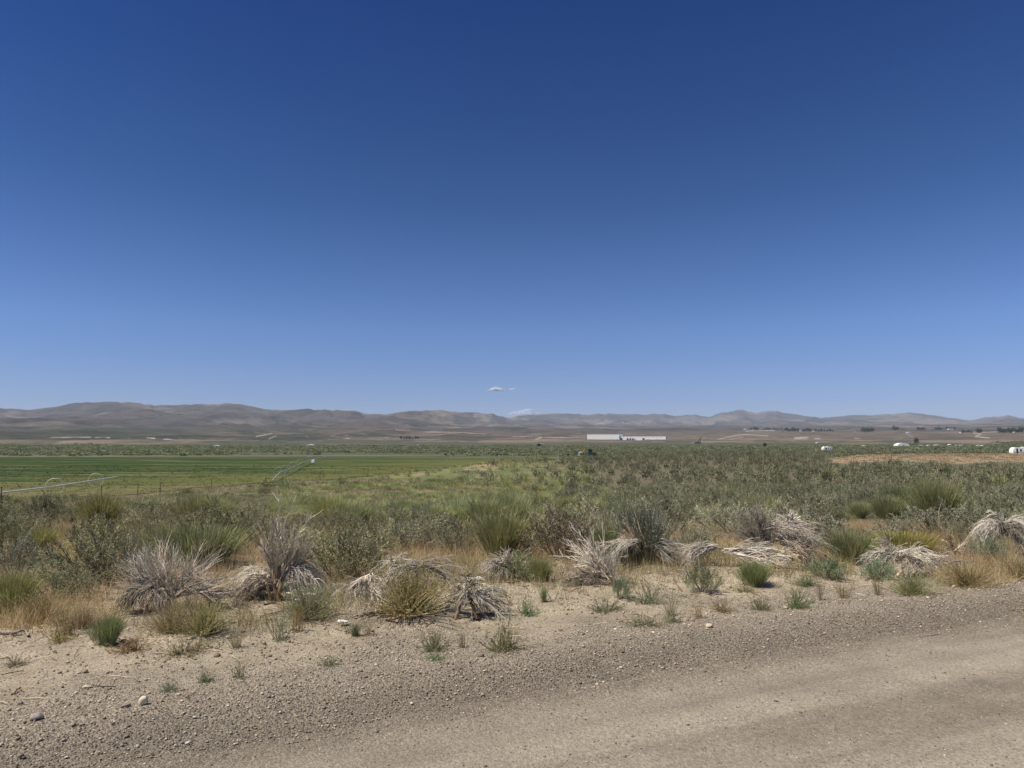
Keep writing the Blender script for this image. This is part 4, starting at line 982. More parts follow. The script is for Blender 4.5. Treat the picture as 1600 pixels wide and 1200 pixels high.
TANG = np.array([.60, .46, .26])
def near_mask(x, y, px, py, s):
    n0 = fbm(x / 1.3, y / 1.3, 601, 3)
    lim = 8.3 - 1.0 * sstep(400, 1500, px)
    m = .55 * sstep(lim - .3, lim + .8, s + 1.6 * (n0 - .5))
    for (cx, cy, rx, ry) in ((705, 876, 66, 30), (1085, 852, 56, 28), (1385, 842, 120, 22), (60, 955, 100, 32), (480, 800, 70, 14), (1530, 895, 80, 22), (1250, 893, 90, 12)):
        m = np.maximum(m, ((px - cx) / rx) ** 2 + ((py - cy) / ry) ** 2 < 1 + .5 * (n0 - .5))
    m = np.maximum(m, .62 * sstep(6.6, 7.8, s) * (fbm(x / .6, y / .6, 602, 3) > .48))
    return m
def near_col(x, y, px, py):
    k = sstep(.46, .62, fbm(x / 2.4, y / 2.4, 603, 3))[:, None]
    red = sstep(.5, .66, fbm(x / 3.3, y / 3.3, 604, 2))[:, None] * .6
    c = TANG[None] * (1 - red) + np.array([.27, .17, .095])[None] * red
    return c * (1 - .55 * k) + np.array([.24, .24, .115])[None] * .55 * k
grass('dry_grass', 'dry tan cheatgrass growing between the dead brush and the shrubs', 380000, 6.5, 24, near_col, near_mask, .28, .0058, 71, 8)
def slope_mask(x, y, px, py, s):
    m = .9 * (~inpoly(px, py, FIELD_POLY)) * (1 - .9 * sstep(780, 1020, px)) * (y < 110) * (.25 + .75 * (fbm(x / 4, y / 4, 621, 3) > .44))
    return m
def slope_col(x, y, px, py):
    k = sstep(.42, .62, fbm(x / 5, y / 5, 73, 4))[:, None]
    red = sstep(.55, .68, fbm(x / 9, y / 5, 605, 3))[:, None] * .75
    c = np.array([.37, .315, .20])[None] * (1 - k) + np.array([.215, .235, .095])[None] * k
    lg = (sstep(400, 500, px) * (1 - sstep(860, 980, px)) * sstep(.40, .56, fbm(x / 6, y / 6, 120, 3)))[:, None] * .8
    c = c * (1 - red * (1 - lg)) + np.array([.36, .28, .20])[None] * red * (1 - lg)
    return c * (1 - lg) + np.array([.29, .31, .12])[None] * lg
grass('meadow_grass', 'mixed tan and green bunch grass filling the slope between shrubs', 260000, 18, 110, slope_col, slope_mask, .36, .0075, 72)
def hay_mask(x, y, px, py, s): return inpoly(px, py, FIELD_POLY) * (.25 + .7 * np.exp(-(y - 66) / 30))
def hay_col(x, y, px, py):
    t = np.clip((py - 724) / 34 + (px - 330) / 600 + .8 * (fbm(x / 25, y / 8, 45, 4) - .5), 0, 1)[:, None]
    c = lush[None] * 1.15 * (1 - t) + ripe[None] * 1.1 * t
    e = np.clip((py - 750) / 22 + .9 * (fbm(x / 9, y / 4, 46, 4) - .5), 0, 1)[:, None] * .8
    return c * (1 - e) + np.array([.21, .18, .09])[None] * e
grass('hay_grass', 'standing green and straw coloured hay stems in the irrigated field', 110000, 60, 150, hay_col, hay_mask, .26, .016, 73)
def tan_mask(x, y, px, py, s): return inpoly(px, py, TAN_POLY) * 1.0
grass('tan_grass', 'open patch of dry tan grass beyond the sagebrush', 60000, 120, 300, lambda x, y, px, py: np.array([.32, .24, .14])[None] * (.8 + .4 * fbm(x / 8, y / 4, 77, 3))[:, None], tan_mask, .4, .014, 74)

def verge_mask(x, y, px, py, s):
    return .5 * sstep(6.2, 7.4, s) * (1 - sstep(9.5, 11, s)) * (fbm(x / .55, y / .45, 630, 3) > .60)
grass('verge_weed_grass', 'sparse grey green weed seedlings sprinkled over the bare verge', 60000, 6, 16, lambda x, y, px, py: np.array([.27, .275, .18])[None] * (.8 + .5 * fbm(x, y, 631, 2))[:, None], verge_mask, .10, .006, 75, 7)

# brush on the valley floor beyond the field
r = np.random.default_rng(88); nq = 16000
d_ = np.sqrt(r.uniform(235 ** 2, 700 ** 2, nq)); xs = r.uniform(-.74, .74, nq) * d_
Z = H(xs, d_); px, py = project(xs, d_, Z)
k = (~inpoly(px, py, FIELD_POLY)) & (~inpoly(px, py, TAN_POLY)) & (fbm(xs / 40, d_ / 14, 611, 4) + .12 * (px > 850) > .47)
recs = []
for x_, y_, z_ in zip(xs[k], d_[k], Z[k]):
    g = r.normal(0, .12); s_ = r.uniform(1.2, 2.6); recs.append((x_, y_, z_, s_ * 2.0, s_ * .6, r.uniform(0, 6.28), np.array([.70 + g, .77 + g, .62 + g]), int(r.integers(0, 100))))
o = link('valley_foliage', mesh_of('valley_foliage', merged(recs, SAGE_L3), M_LEAF)); tag(o, 'dark green greasewood brush in bands across the flat valley floor', 'brush', kind='stuff')
#@@PART3
# ------------------------------------------------------------------ weeds on the verge, each one
WEED_M = {}
for kind in ('mat', 'round', 'tall', 'fine'):
    WEED_M[kind] = []
    for k in range(3):
        lf, st = weed_mesh(700 + 10 * len(WEED_M) + k, kind)
        WEED_M[kind].append((mesh_of('weed_foliage', lf, M_LEAF), mesh_of('weed_stems', st, M_LEAF)))
WSIZE = {'mat': (.52, .22), 'round': (.55, .45), 'tall': (.50, .46), 'fine': (.95, .44)}
WEEDS = [
    ('fine', 640, 960, 150, 70, (1.12, 1.10, .92), 'big oval tangle of olive weed under the arching dead bush'),
    ('fine', 482, 968, 110, 48, (.85, .95, .95), 'grey green weed tangle with pale litter right of the tall spiky dead bush'),
    ('fine', 318, 992, 100, 46, (.95, .98, .8), 'olive weed tangle at the foot of the fan shaped dead bush'),
    ('fine', 268, 990, 70, 44, (1.0, .93, .9), 'reddish brown dry weed left of the olive weed tangle'),
    ('mat', 92, 1004, 46, 22, (1.1, 1.0, .6), 'yellow green mat weed at the foot of the dirt bank'),
    ('tall', 108, 994, 40, 30, (.9, .9, .9), 'grey upright weed behind the yellow green mat weed'),
    ('mat', 205, 1018, 74, 22, (1.2, .95, .85), 'dull reddish mat weed right of the round bright green shrublet'),
    ('mat', 290, 1022, 90, 24, (1, .95, .9), 'low grey weed mat below the olive weed tangle'),
    ('tall', 368, 1014, 40, 26, (1, 1, 1), 'small upright weed right of the low grey weed mat'),
    ('tall', 436, 1002, 44, 42, (.9, 1.05, 1), 'leafy green weed on dirt below the broken brown branch'),
    ('tall', 464, 990, 34, 36, (1.25, .9, .8), 'thin brown dry weed right of the leafy green weed'),
    ('round', 555, 996, 24, 18, (.85, .95, 1.2), 'tiny dense green weed on the bare dirt track'),
    ('tall', 574, 994, 22, 20, (1.1, .9, .9), 'tiny brown twiggy weed beside the tiny dense green weed'),
    ('mat', 517, 1042, 42, 16, (.9, 1, 1), 'small dark green mat weed in the middle of the pebbly verge'),
    ('mat', 265, 1082, 44, 16, (.85, 1, 1.1), 'dark green mat weed nearest the gravel on the left'),
    ('mat', 320, 1068, 38, 18, (.85, 1, 1.1), 'dark green mat weed second from the left along the gravel'),
    ('tall', 373, 1061, 34, 22, (.9, 1, 1), 'small spiky weed third from the left along the gravel'),
    ('mat', 26, 1042, 40, 16, (1, .95, 1), 'low grey weed on the dirt track at the far left'),
    ('mat', 675, 1018, 66, 34, (.95, 1, .95), 'wide spiky green weed before the tangled root end'),
    ('mat', 680, 1034, 38, 14, (.8, 1.1, .9), 'flat bright green weed below the wide spiky green weed'),
    ('tall', 722, 1014, 24, 30, (1.05, .95, .9), 'thin upright weed between two wide spiky weeds'),
    ('mat', 786, 1018, 84, 44, (1, 1, .9), 'widest feathery green weed at the edge of the gravel'),
    ('mat', 822, 962, 46, 26, (.8, 1.08, .9), 'fresh green leafy weed on bare dirt below the small dead bush'),
    ('mat', 780, 948, 56, 24, (1.05, .95, .8), 'olive brown weed left of the fresh green leafy weed'),
    ('round', 850, 943, 16, 22, (.85, 1, 1), 'single tiny upright green weed right of the fresh green leafy weed'),
    ('mat', 946, 957, 66, 26, (.95, 1, 1), 'grey green weed below the long tan fallen branches'),
    ('mat', 1012, 945, 56, 30, (.9, 1, 1), 'grey green weed with tall sprigs right of the other grey green weed'),
    ('tall', 1048, 963, 28, 32, (1, 1, .95), 'slender weed with one tall sprig on the bare dirt'),
    ('mat', 1010, 980, 74, 20, (.95, 1, .95), 'long low weed at the gravel edge below the slender weed'),
    ('mat', 1050, 974, 40, 18, (.95, 1, 1), 'low weed touching the end of the long low weed'),
    ('tall', 1090, 968, 26, 22, (1.25, .9, .8), 'small brown dry weed left of the pale round stone'),
    ('mat', 1130, 958, 50, 22, (1.08, .92, .9), 'faded brown weed above the pale round stone'),
    ('mat', 1190, 955, 48, 22, (.95, 1, .95), 'grey green weed on the gravel edge left of the bushy green weed'),
    ('mat', 1245, 953, 54, 34, (.85, 1.05, .85), 'bushy bright green weed on the gravel edge below the leaning dead bush'),
    ('mat', 1165, 927, 40, 14, (1, 1, .9), 'small weed on dirt before the small green broom clump'),
    ('tall', 1282, 940, 16, 34, (1.1, .95, .9), 'lone thin stalk on the gravel edge right of the bushy bright green weed'),
    ('tall', 1318, 937, 32, 24, (1.15, 1, .8), 'sparse brownish weed on gravel right of the lone thin stalk'),
    ('tall', 1372, 932, 26, 28, (1.1, 1, .8), 'thin olive weed left of the wide olive weed'),
    ('fine', 1425, 932, 80, 34, (.9, 1, .85), 'wide olive weed at the gravel edge below the sprawling pale pile'),
    ('mat', 1258, 916, 60, 18, (.85, .98, .85), 'dark weed patch below the leaning dead bush on dirt'),
    ('fine', 1510, 918, 110, 34, (1.02, .94, .84), 'wide rusty tan dry weed on the gravel edge'),
    ('fine', 1590, 905, 80, 34, (1.02, .95, .84), 'rusty tan dry weed reaching the frame edge'),
    ('fine', 60, 975, 120, 40, (1.06, 1.0, .84), 'tan dry weed on the dirt bank left of the dark heap'),
    ('fine', 130, 985, 70, 30, (1.0, .92, .9), 'brownish dry weed between the dirt bank and the dark heap'),
]
for k, (kind, bx, by, w, h, tint, lab) in enumerate(WEEDS):
    p = unproj(bx, by - 2); d = p[1]; W = w / FPX * d / WSIZE[kind][0]; Hh = h / FPX * d / WSIZE[kind][1]
    m = WEED_M[kind][k % 3]
    t = thing('weed', lab, 'weed', p, (k * 1.7) % 6.28, (W, W, Hh), 'weeds on the roadside dirt')
    f = link('foliage', m[0], t); tint = (tint[0] * 1.12, tint[1] * 1.03, tint[2] * .88); f.color = (*tint, 1); s_ = link('stem', m[1], t); s_.color = (*tint, 1)

# ------------------------------------------------------------------ stones and gravel
def rock_mesh(seed, sub=3):
    import bmesh
    b = bmesh.new(); bmesh.ops.create_icosphere(b, subdivisions=sub, radius=.5)
    r = np.random.default_rng(seed); V = np.array([v.co[:] for v in b.verts]); F = [[v.index for v in f.verts] for f in b.faces]; b.free()
    for _ in range(9):
        d = unit(r.normal(size=3)); lim = r.uniform(.26, .42); q = V @ d; V = V - np.maximum(q - lim, 0)[:, None] * d[None] * .85
    V = V * (1 + .10 * (fbm(V[:, 0] * 5 + 9, V[:, 1] * 5 + V[:, 2] * 3, seed, 3) - .5))[:, None]
    return V, np.array(F)
STONES = [((225, 1101), .095, .95, (.62, .55, .42), 'pale cream angular stone standing on the dirt by the gravel'), ((196, 1105), .09, .5, (.26, .22, .18), 'dark brown stone left of the pale cream stone'),
          ((136, 1075), .095, .4, (.48, .41, .31), 'tan flat stone half buried above the dark brown stone'), ((58, 1124), .13, .5, (.30, .265, .235), 'large purplish grey stone at the left edge of the gravel'),
          ((32, 1100), .07, .6, (.19, .17, .16), 'small dark grey stone above the large purplish one'), ((295, 1163), .055, .6, (.52, .47, .40), 'pale rounded stone alone on the dark gravel'),
          ((1108, 980), .115, .5, (.50, .43, .31), 'tan rounded stone on the gravel below faded brown weed'), ((752, 1026), .07, .8, (.21, .17, .13), 'brown stone right of the thin upright weed'),
          ((106, 1036), .05, .6, (.50, .44, .36), 'little cream stone on the pale dirt track'), ((215, 1167), .045, .5, (.40, .36, .31), 'little grey stone left of the pale rounded stone'),
          ((1458, 934), .10, .3, (.17, .145, .12), 'flat dark stone on the gravel beside the wide olive weed'), ((933, 1070), .035, .6, (.58, .52, .44), 'tiny whitish stone on the dark gravel band')]
for k, ((bx, by), sz, fl, c, lab) in enumerate(STONES):
    p = unproj(bx, by); V, F = rock_mesh(800 + k); sz = sz * .74; V = V * np.array([sz, sz * .8, sz * fl]); V = V * (1 + .16 * (fbm(V[:, 0] * 40 / sz * .1, V[:, 1] * 40 / sz * .1 + V[:, 2] * 30 / sz * .1, k, 3) - .5))[:, None]; rq = np.random.default_rng(k)
    cc = np.asarray(c)[None] * (.85 + .3 * fbm(V[:, 0] * 60, V[:, 1] * 60 + V[:, 2] * 40, k, 3))[:, None]
    o = link('stone', new_mesh('stone', V, F, cc, M_STONE, False), None, p + np.array([0, 0, sz * fl * .30])); o.rotation_euler = (0, 0, k * 1.3)
    tag(o, lab, 'stone', 'stones on the verge')

def pebbles():
    r = np.random.default_rng(55)
    base = []
    for k in range(6):
        V, F = rock_mesh(820 + k, 1); base.append((V, F))
    def layer(n, u0, u1, s0, s1, size, sizesd, dens, c0, c1, cs):
        u = r.uniform(u0, u1, n); s = r.uniform(s0, s1, n)
        sx = s - 0.0045 * (u - 2.5) ** 2 * (np.abs(u - 2.5) < 14)
        x = u * ROAD_U[0] + sx * ROAD_N[0]; y = u * ROAD_U[1] + sx * ROAD_N[1]
        k = r.random(n) < dens(u, s, x, y)
        x, y = x[k], y[k]; px, py = project(x, y, 0 * x)
        k = (px > -260) & (px < 1900) & (py < 1400) & (y > 2.5); x, y = x[k], y[k]; m = len(x)
        sz = size * np.exp(r.normal(0, sizesd, m))
        t = r.random((m, 1)) ** 1.5; c = (np.asarray(c0)[None] * (1 - t) + np.asarray(c1)[None] * t) * (1 + cs * r.normal(size=(m, 1))).clip(.4, 1.9)
        return x, y, sz, c
    def d_wind(u, s, x, y): e = .5 * (fbm(u / 1.5, s / 1.5, 3, 4) - .5); return sstep(4.1, 4.8, s + e) * (1 - .9 * sstep(5.6, 6.6, s + 1.6 * (fbm(u / .9, s / .9, 31, 4) - .5))) * (.55 + .9 * (fbm(u / .6, s / .25, 57, 3) - .2))
    def d_verge(u, s, x, y): return (.15 + 1.4 * sstep(.5, .64, fbm(x / .8, y / .8, 71, 4))) * (1 - .6 * sstep(8, 10, s))
    def d_road(u, s, x, y): return .35 + .9 * sstep(.45, .65, fbm(u / 3.0, s / .3, 59, 4))
    L_ = [layer(230000, -10, 18, 3.9, 6.9, .0078, .47, d_wind, (.20, .165, .122), (.56, .47, .355), .30),
          layer(80000, -10, 18, 5.5, 10.5, .0095, .6, d_verge, (.22, .175, .125), (.52, .43, .32), .25),
          layer(90000, -7, 12, 1.2, 4.6, .0070, .45, d_road, (.15, .125, .10), (.44, .375, .295), .25),
          layer(500, -10, 18, 4.1, 7.2, .024, .25, lambda u, s, x, y: .8 + 0 * u, (.20, .17, .14), (.50, .45, .37), .2)]
    V, F, C = [], [], []; n0 = 0
    for x, y, sz, c in L_:
        z = H(x, y); m = len(x); kk = r.integers(0, 6, m)
        for b in range(6):
            q = np.where(kk == b)[0]
            if not len(q): continue
            v, f = base[b]; a = r.uniform(0, 6.28, len(q)); fl = r.uniform(.35, .7, len(q)); st = r.uniform(.75, 1.3, len(q))
            vx = v[None, :, 0] * st[:, None]; vy = v[None, :, 1]; vz = v[None, :, 2] * fl[:, None]
            s_ = sz[q][:, None]
            X = (vx * np.cos(a)[:, None] - vy * np.sin(a)[:, None]) * s_ + x[q][:, None]; Y = (vx * np.sin(a)[:, None] + vy * np.cos(a)[:, None]) * s_ + y[q][:, None]
            Z = vz * s_ + (z[q] + sz[q] * fl * .22)[:, None] + .004
            V.append(np.stack([X, Y, Z], -1).reshape(-1, 3).astype(np.float32)); nv = len(v)
            F.append((f[None] + (n0 + np.arange(len(q)) * nv)[:, None, None]).reshape(-1, 3)); C.append(np.repeat(c[q], nv, 0)); n0 += len(q) * nv
    return np.concatenate(V), np.concatenate(F), np.concatenate(C)
o = link('gravel', mesh_of('gravel', pebbles(), M_STONE)); tag(o, 'grey and tan gravel thrown to the edge of the dirt road', 'gravel', kind='stuff')

def crumbs():
    r = np.random.default_rng(66); n = 26000
    u = r.uniform(-10, 18, n); s = r.uniform(5.9, 10.8, n); sx = s - 0.0045 * (u - 2.5) ** 2 * (np.abs(u - 2.5) < 14)
    x = u * ROAD_U[0] + sx * ROAD_N[0]; y = u * ROAD_U[1] + sx * ROAD_N[1]
    k = (r.random(n) < (.12 + .9 * sstep(6.8, 8.6, s) * (fbm(x / .7, y / .7, 640, 3) > .45))) & (y > 3); x, y = x[k], y[k]; n = len(x)
    a = r.uniform(0, 6.28, n); D = np.stack([np.cos(a), np.sin(a), r.normal(.05, .16, n)], 1)
    P = np.stack([x, y, H(x, y) + .008], 1); dark = (r.random(n) < .4)[:, None]
    c = np.where(dark, jitter((.17, .135, .10), n, r, .25), jitter((.52, .43, .28), n, r, .2))
    ln = r.uniform(.03, .16, n); K = 4; tt = np.linspace(0, 1, K)[None, :, None]
    path = P[:, None] + D[:, None] * ln[:, None, None] * tt + np.cumsum(r.normal(0, .006, (n, K, 3)) * tt, 1)
    return tubes(path, np.full((n, K), .0026) * r.uniform(.6, 1.6, (n, 1)), c)
o = link('litter', mesh_of('litter', crumbs(), M_STEM)); tag(o, 'straw and broken twig litter strewn over the bare dirt', 'litter', kind='stuff')

# scraps of pale litter
for k, (bx, by, sz, lab) in enumerate([(740, 912, .11, 'crumpled white scrap lying on tan grass right of the arching dead bush'), (486, 950, .07, 'white paper scrap caught in the grey green weed tangle'), (466, 958, .05, 'smaller white scrap left of the one in the weed tangle'), (535, 978, .06, 'flat whitish chip on the dirt before the arching dead bush')]):
    p = unproj(bx, by); r = np.random.default_rng(k + 5); g = np.linspace(-.5, .5, 9); X, Y = np.meshgrid(g, g)
    hgt = .55 * (fbm(X.ravel() * 3 + k * 7, Y.ravel() * 3, 5 + k, 3)); V = np.stack([X.ravel() * sz * 1.5, Y.ravel() * sz, hgt * sz], 1)
    i = np.arange(8)[:, None] * 9; j = np.arange(8)[None]; F = np.stack([i + j, i + j + 1, i + 10 + j, i + 9 + j], -1).reshape(-1, 4)
    o = link('litter_scrap', new_mesh('litter_scrap', V, F, np.full((81, 3), .72), M_STONE, True), None, p + np.array([0, 0, .03 if k in (0, 3) else .12])); tag(o, lab, 'litter', 'white scraps on the verge')

# ------------------------------------------------------------------ paints
P_WHITE = paint('white_wall_paint', (.90, .89, .86), .6, 0, .05); P_ROOFW = paint('white_roof_sheet', (.80, .80, .79), .5, 0, .05); P_DARK = paint('dark_opening', (.025, .027, .03), .4)
P_GLASS = paint('dark_glass', (.03, .04, .05), .1); P_YELLOW = paint('yellow_machine_paint', (.42, .29, .07), .45, 0, .25); P_TYRE = paint('tyre_rubber', (.025, .025, .025), .9)
P_RED = paint('faded_red_steel', (.13, .065, .05), .6, .1, .3); P_RUST = paint('rusty_orange_steel', (.36, .19, .10), .7, .1, .3); P_ALU = paint('weathered_aluminium_pipe', (.74, .73, .66), .5, .1, .1)
P_DULL = paint('dull_galvanised_pipe', (.40, .40, .36), .6, .1, .1); P_POST = paint('weathered_post_wood', (.10, .085, .07), .9, 0, .3); P_STEEL = paint('dull_fence_steel', (.09, .09, .085), .6, .4, .2); P_CAB = paint('dark_teal_cab', (.03, .07, .065), .35)
P_ROOFD = paint('dark_shed_roof', (.07, .065, .065), .7, 0, .2); P_TANW = paint('tan_house_wall', (.42, .36, .29), .8, 0, .1); P_GREYR = paint('grey_shingle_roof', (.17, .16, .16), .8, 0, .15); P_TANK = paint('black_tank_plastic', (.03, .03, .032), .5)
P_CREAM = paint('cream_panel', (.86, .84, .77), .6, 0, .05); P_STRIPE = paint('grey_trailer_stripe', (.30, .30, .31), .5)

def at(px, d):
    """ground point in column px at forward distance d"""
    x = (px - 800) * d * 1.0 / FPX; y = d
    return np.array([x, y, float(H(x, y))])
def gp(px, py): return unproj(px, py)

# long white industrial building
p0, p1 = at(917, 1150), at(1034, 1165); base = min(p0[2], p1[2]) - .4
Wd = p1[0] - p0[0]
t = thing('warehouse', 'long white industrial building with dark dock doors below the brown hills', 'warehouse', (p0[0], 1150, base), math.radians(-16))
MB().box(0, 50, 0, 46, 0, 10.0).build('tall_hall', P_CREAM, t)
MB().box(-.1, 50.1, -.1, 46.1, 10.0, 10.4).build('hall_roof', P_ROOFW, t)
MB().box(50, Wd, 4, 40, 0, 6.8).build('low_wing', P_WHITE, t)
MB().box(50.2, Wd + .1, 3.9, 40.1, 6.8, 7.2).build('wing_roof', P_ROOFW, t)
for a, b, h in ((51.5, 54.5, 4.4), (61, 63.8, 4.2), (65, 67.8, 4.2), (69, 71.8, 4.2), (73, 74.2, 3.6), (85, 88.2, 4.4)): MB().box(a, b, 3.86, 4.12, .3, h).build('dock_door', P_DARK, t)
for a in (32, 37, 41, 46): MB().box(a, a + 1.6, -.14, .12, .3, 2.6).build('door', P_DARK, t)
for k in range(11): MB().box(56 + k * 5.6, 56.8 + k * 5.6, 3.87, 4.13, 5.3, 5.9).build('window', P_GLASS, t)
for a, b in ((34, 36), (43, 45), (90, 92), (93, 94.4)):
    q = thing('parked_car', {34: 'dark parked car by the tall hall of the white industrial building', 43: 'dark parked car nearest the corner of the tall hall', 90: 'dark parked car before the low wing past the last dock door', 93: 'small parked car furthest along the low wing'}[a], 'car', (p0[0] + a, 1138, float(H(p0[0] + a, 1138))), 0, None, 'cars before the white building')
    MB().prism([(0, .35), (3.6, .35), (3.7, .8), (2.9, .95), (2.4, 1.5), (.9, 1.5), (.3, .95), (0, .8)], 0, 1.7).build('body', paint('car_paint_%d' % a, (.05, .055, .06) if a < 90 else (.22, .23, .24), .3), q)
    for wx in (.7, 2.9):
        MB().tube([(wx, -.02, .32), (wx, .2, .32)], .32, 12).build('wheel', P_TYRE, q); MB().tube([(wx, 1.5, .32), (wx, 1.72, .32)], .32, 12).build('wheel', P_TYRE, q)

# travel trailers
def trailer(px, py, length, lab, rz, windows, door, wpx):
    p = gp(px, py); k_ = wpx * p[1] / FPX / length; t = thing('travel_trailer', lab, 'trailer', p, rz, (k_, k_, k_), 'white camping trailers')
    prof = [(0, .55), (length, .55), (length, 2.75), (length - .3, 2.95), (.9, 2.95), (.15, 2.4), (-.1, 1.3)]
    MB().prism(prof, 0, 2.4).build('body', P_WHITE, t, bevel=.02)
    MB().box(.1, length - .05, -.03, .04, .9, 1.25).build('stripe', P_STRIPE, t)
    for a, b in windows: MB().box(a, b, -.045, .05, 1.5, 2.25).build('window', P_GLASS, t)
    MB().box(door, door + .7, -.05, .06, .62, 2.55).build('door', P_STRIPE if length < 6 else P_DARK, t)
    for wx in (length * .52, length * .52 + .85): MB().tube([(wx, .0, .34), (wx, .3, .34)], .34, 14).build('wheel', P_TYRE, t)
    MB().box(length * .45, length * .45 + .9, .8, 1.5, 2.95, 3.2).build('air_conditioner', P_ROOFW, t)
    MB().tube([(-1.1, 1.2, .5), (.1, 1.2, .55)], .06, 6).build('hitch', P_STEEL, t)
    return t
trailer(1286.5, 706, 5.0, 'small white camping trailer with two windows alone in the green brush', .05, ((1.2, 2.3), (2.9, 3.4)), 3.9, 13.5)
trailer(1583.5, 710.5, 9.5, 'large white camping trailer with a dark doorway at the frame edge', .02, ((2.8, 3.6), (5, 6)), 1.3, 36)

WPX = {332: 10, 478: 11, 651: 3, 839: 12, 1347: 8, 1324: 12, 1276: 6, 1436: 10, 1449: 7, 1461: 10, 1483: 4, 1492: 5, 1503: 10, 1526: 10, 1534: 3.4, 1163: 4, 1176: 5, 1226: 4, 1249: 4, 1270: 4.5, 1336: 5, 1417: 5, 1482: 8, 1501: 3.5, 1584: 4.5}
# white tents, sheds and boxes along the far edge of the valley
def shed(px, py, w, dp, h, lab, roof=P_ROOFW, wall=P_WHITE, gable=.35, name='shed', grp='small white buildings across the valley', rz=0., door=True, cat='shed', wpx=None):
    p = gp(px, py); k_ = (wpx or WPX[int(px)]) * p[1] / FPX / w; t = thing(name, lab, cat, p, rz, (k_, k_, k_), grp)
    MB().box(0, w, 0, dp, -.3, h).build('wall', wall, t)
    MB().prism([(-.25, h), (w + .25, h), (w + .25, h + .12), (w / 2, h + .12 + gable * 2), (-.25, h + .12)], -.3, dp + .3).build('roof', roof, t)
    if door: MB().box(w * .55, w * .55 + min(1.2, w * .2), -.06, .05, .0, min(2.2, h * .8)).build('door', P_DARK, t)
    return t
shed(332, 698.6, 6.6, 3, 1.3, 'white long box trailer at the foot of the pink bluffs', name='storage_box', cat='container')
shed(478, 698.0, 6.5, 5, 1.4, 'low white roofed shed left of the pale spotted bluffs')
shed(651, 697.2, 2.6, 2.6, 1.3, 'tiny white hut at the green edge below the pink bluffs', name='hut')
shed(839, 695.6, 10, 6, 1.5, 'low white shed beside a single dark tree left of the white industrial building')
shed(1347.5, 698.2, 8, 4, 1.7, 'short white box standing between the small trailer and the white dome', name='storage_box', cat='container')
shed(1324, 700.2, 8, 5, .7, 'low dark roofed shelter right of the small white camping trailer', P_ROOFD, P_ROOFD, .3, 'shelter', None, cat='shelter')
shed(1276, 692.6, 7, 5, 1.3, 'little white cabin under the pale scar on the slope', name='cabin', cat='cabin')
shed(1436, 697.6, 10, 5, 1.3, 'low white shed just right of the water tank')
shed(1449, 697.6, 6, 4, 1.1, 'smaller white shed right of the one by the water tank')
shed(1461, 697.4, 9, 5, 1.5, 'bright white long shed in the middle of the row')
shed(1483, 697.2, 3.2, 4, 1.6, 'narrow white shed after the bright long one', P_ROOFW)
shed(1492, 697.4, 5, 4, 1.1, 'white shed next to the tall dark post')
shed(1503, 697.2, 8, 6, 1.6, 'greyish white barn right of the tall dark post', P_GREYR)
shed(1526, 697.4, 9, 5, 1.1, 'wide low pale shed second from the end of the row')
shed(1534, 698.0, 3, 3, 1.2, 'small white box at the end of the shed row', name='storage_box', cat='container')
# white domed storage tent
p = gp(1402, 698.3); k_ = 20 * p[1] / FPX / 14.5; t = thing('storage_tent', 'bright white domed storage tent left of the black water tank', 'tent', p, 0, (k_, k_, k_))
prof = [(14.5 * .5 * (1 - math.cos(PI * k / 14)), 4.6 * math.sin(PI * k / 14) ** .75) for k in range(15)]
MB().prism([(a, b - .2) for a, b in prof], 0, 9).build('cover', P_ROOFW, t)
MB().box(6.2, 8.2, -.12, .1, -.2, 2.4).build('door', P_STRIPE, t)
# black tank on a frame
p = gp(1429.5, 697.8); k_ = 3.4 * p[1] / FPX / 2.9; t = thing('water_tank', 'black water tank raised on a dark frame above the white sheds', 'water tank', p, 0, (k_, k_, k_ * 1.25))
for a in (0, 2.6):
    for b in (0, 2.6): MB().box(a - .12, a + .12, b - .12, b + .12, -.4, 4.2).build('leg', P_POST, t)
MB().box(-.3, 2.9, -.3, 2.9, 4.2, 4.4).build('platform', P_POST, t)
MB().tube([(1.3, 1.3, 4.4), (1.3, 1.3, 6.4), (1.3, 1.3, 6.9)], 1.45, 18).build('tank', P_TANK, t)
# conveyor on the bluff
p = gp(1089, 693); t = thing('gravel_conveyor', 'dark red slanting conveyor at the end of the pale haul road', 'conveyor', p)
MB().tube([(0, 0, 1), (5.5, 0, 8)], .5, 6).build('boom', P_RED, t); MB().box(-2.5, 3, -1.5, 1.5, -.3, 2.2).build('hopper', P_POST, t)
MB().tube([(3.5, -1, -.3), (4, 0, 6)], .25, 6).build('leg', P_RED, t); MB().tube([(3.5, 1, -.3), (4, 0, 6)], .25, 6).build('leg', P_RED, t)

# backhoe beside the far end of the field
p = gp(925, 713.2); k_ = 31 * p[1] / FPX / 8.5; t = thing('backhoe', 'yellow backhoe tractor with dark cab and rusty loader parked past the field', 'tractor', p, .05, (k_, k_, k_))
MB().box(-3.0, .2, -.9, .9, .75, 1.6).build('body', P_CAB, t, bevel=.05)
MB().box(-.1, 1.7, -.75, .75, .9, 1.9).build('hood', P_CAB, t, bevel=.05)
c = MB().box(-1.7, 0.0, -.85, .85, 1.62, 2.95).build('cab', P_CAB, t, bevel=.08); MB().box(-1.5, -.2, -.9, -.84, 1.9, 2.8).build('window', P_GLASS, c)
MB().box(-1.9, .15, -.95, .95, 2.96, 3.08).build('cab_roof', P_DARK, t)
for wx, R in ((-1.6, .8), (1.3, .55)):
    for s in (-1, 1):
        w_ = MB().tube([(wx, s * .75, R), (wx, s * 1.15, R)], R, 20).build('wheel', P_TYRE, t); MB().tube([(wx, s * 1.12, R), (wx, s * 1.18, R)], R * .5, 14).build('rim', P_STEEL, w_)
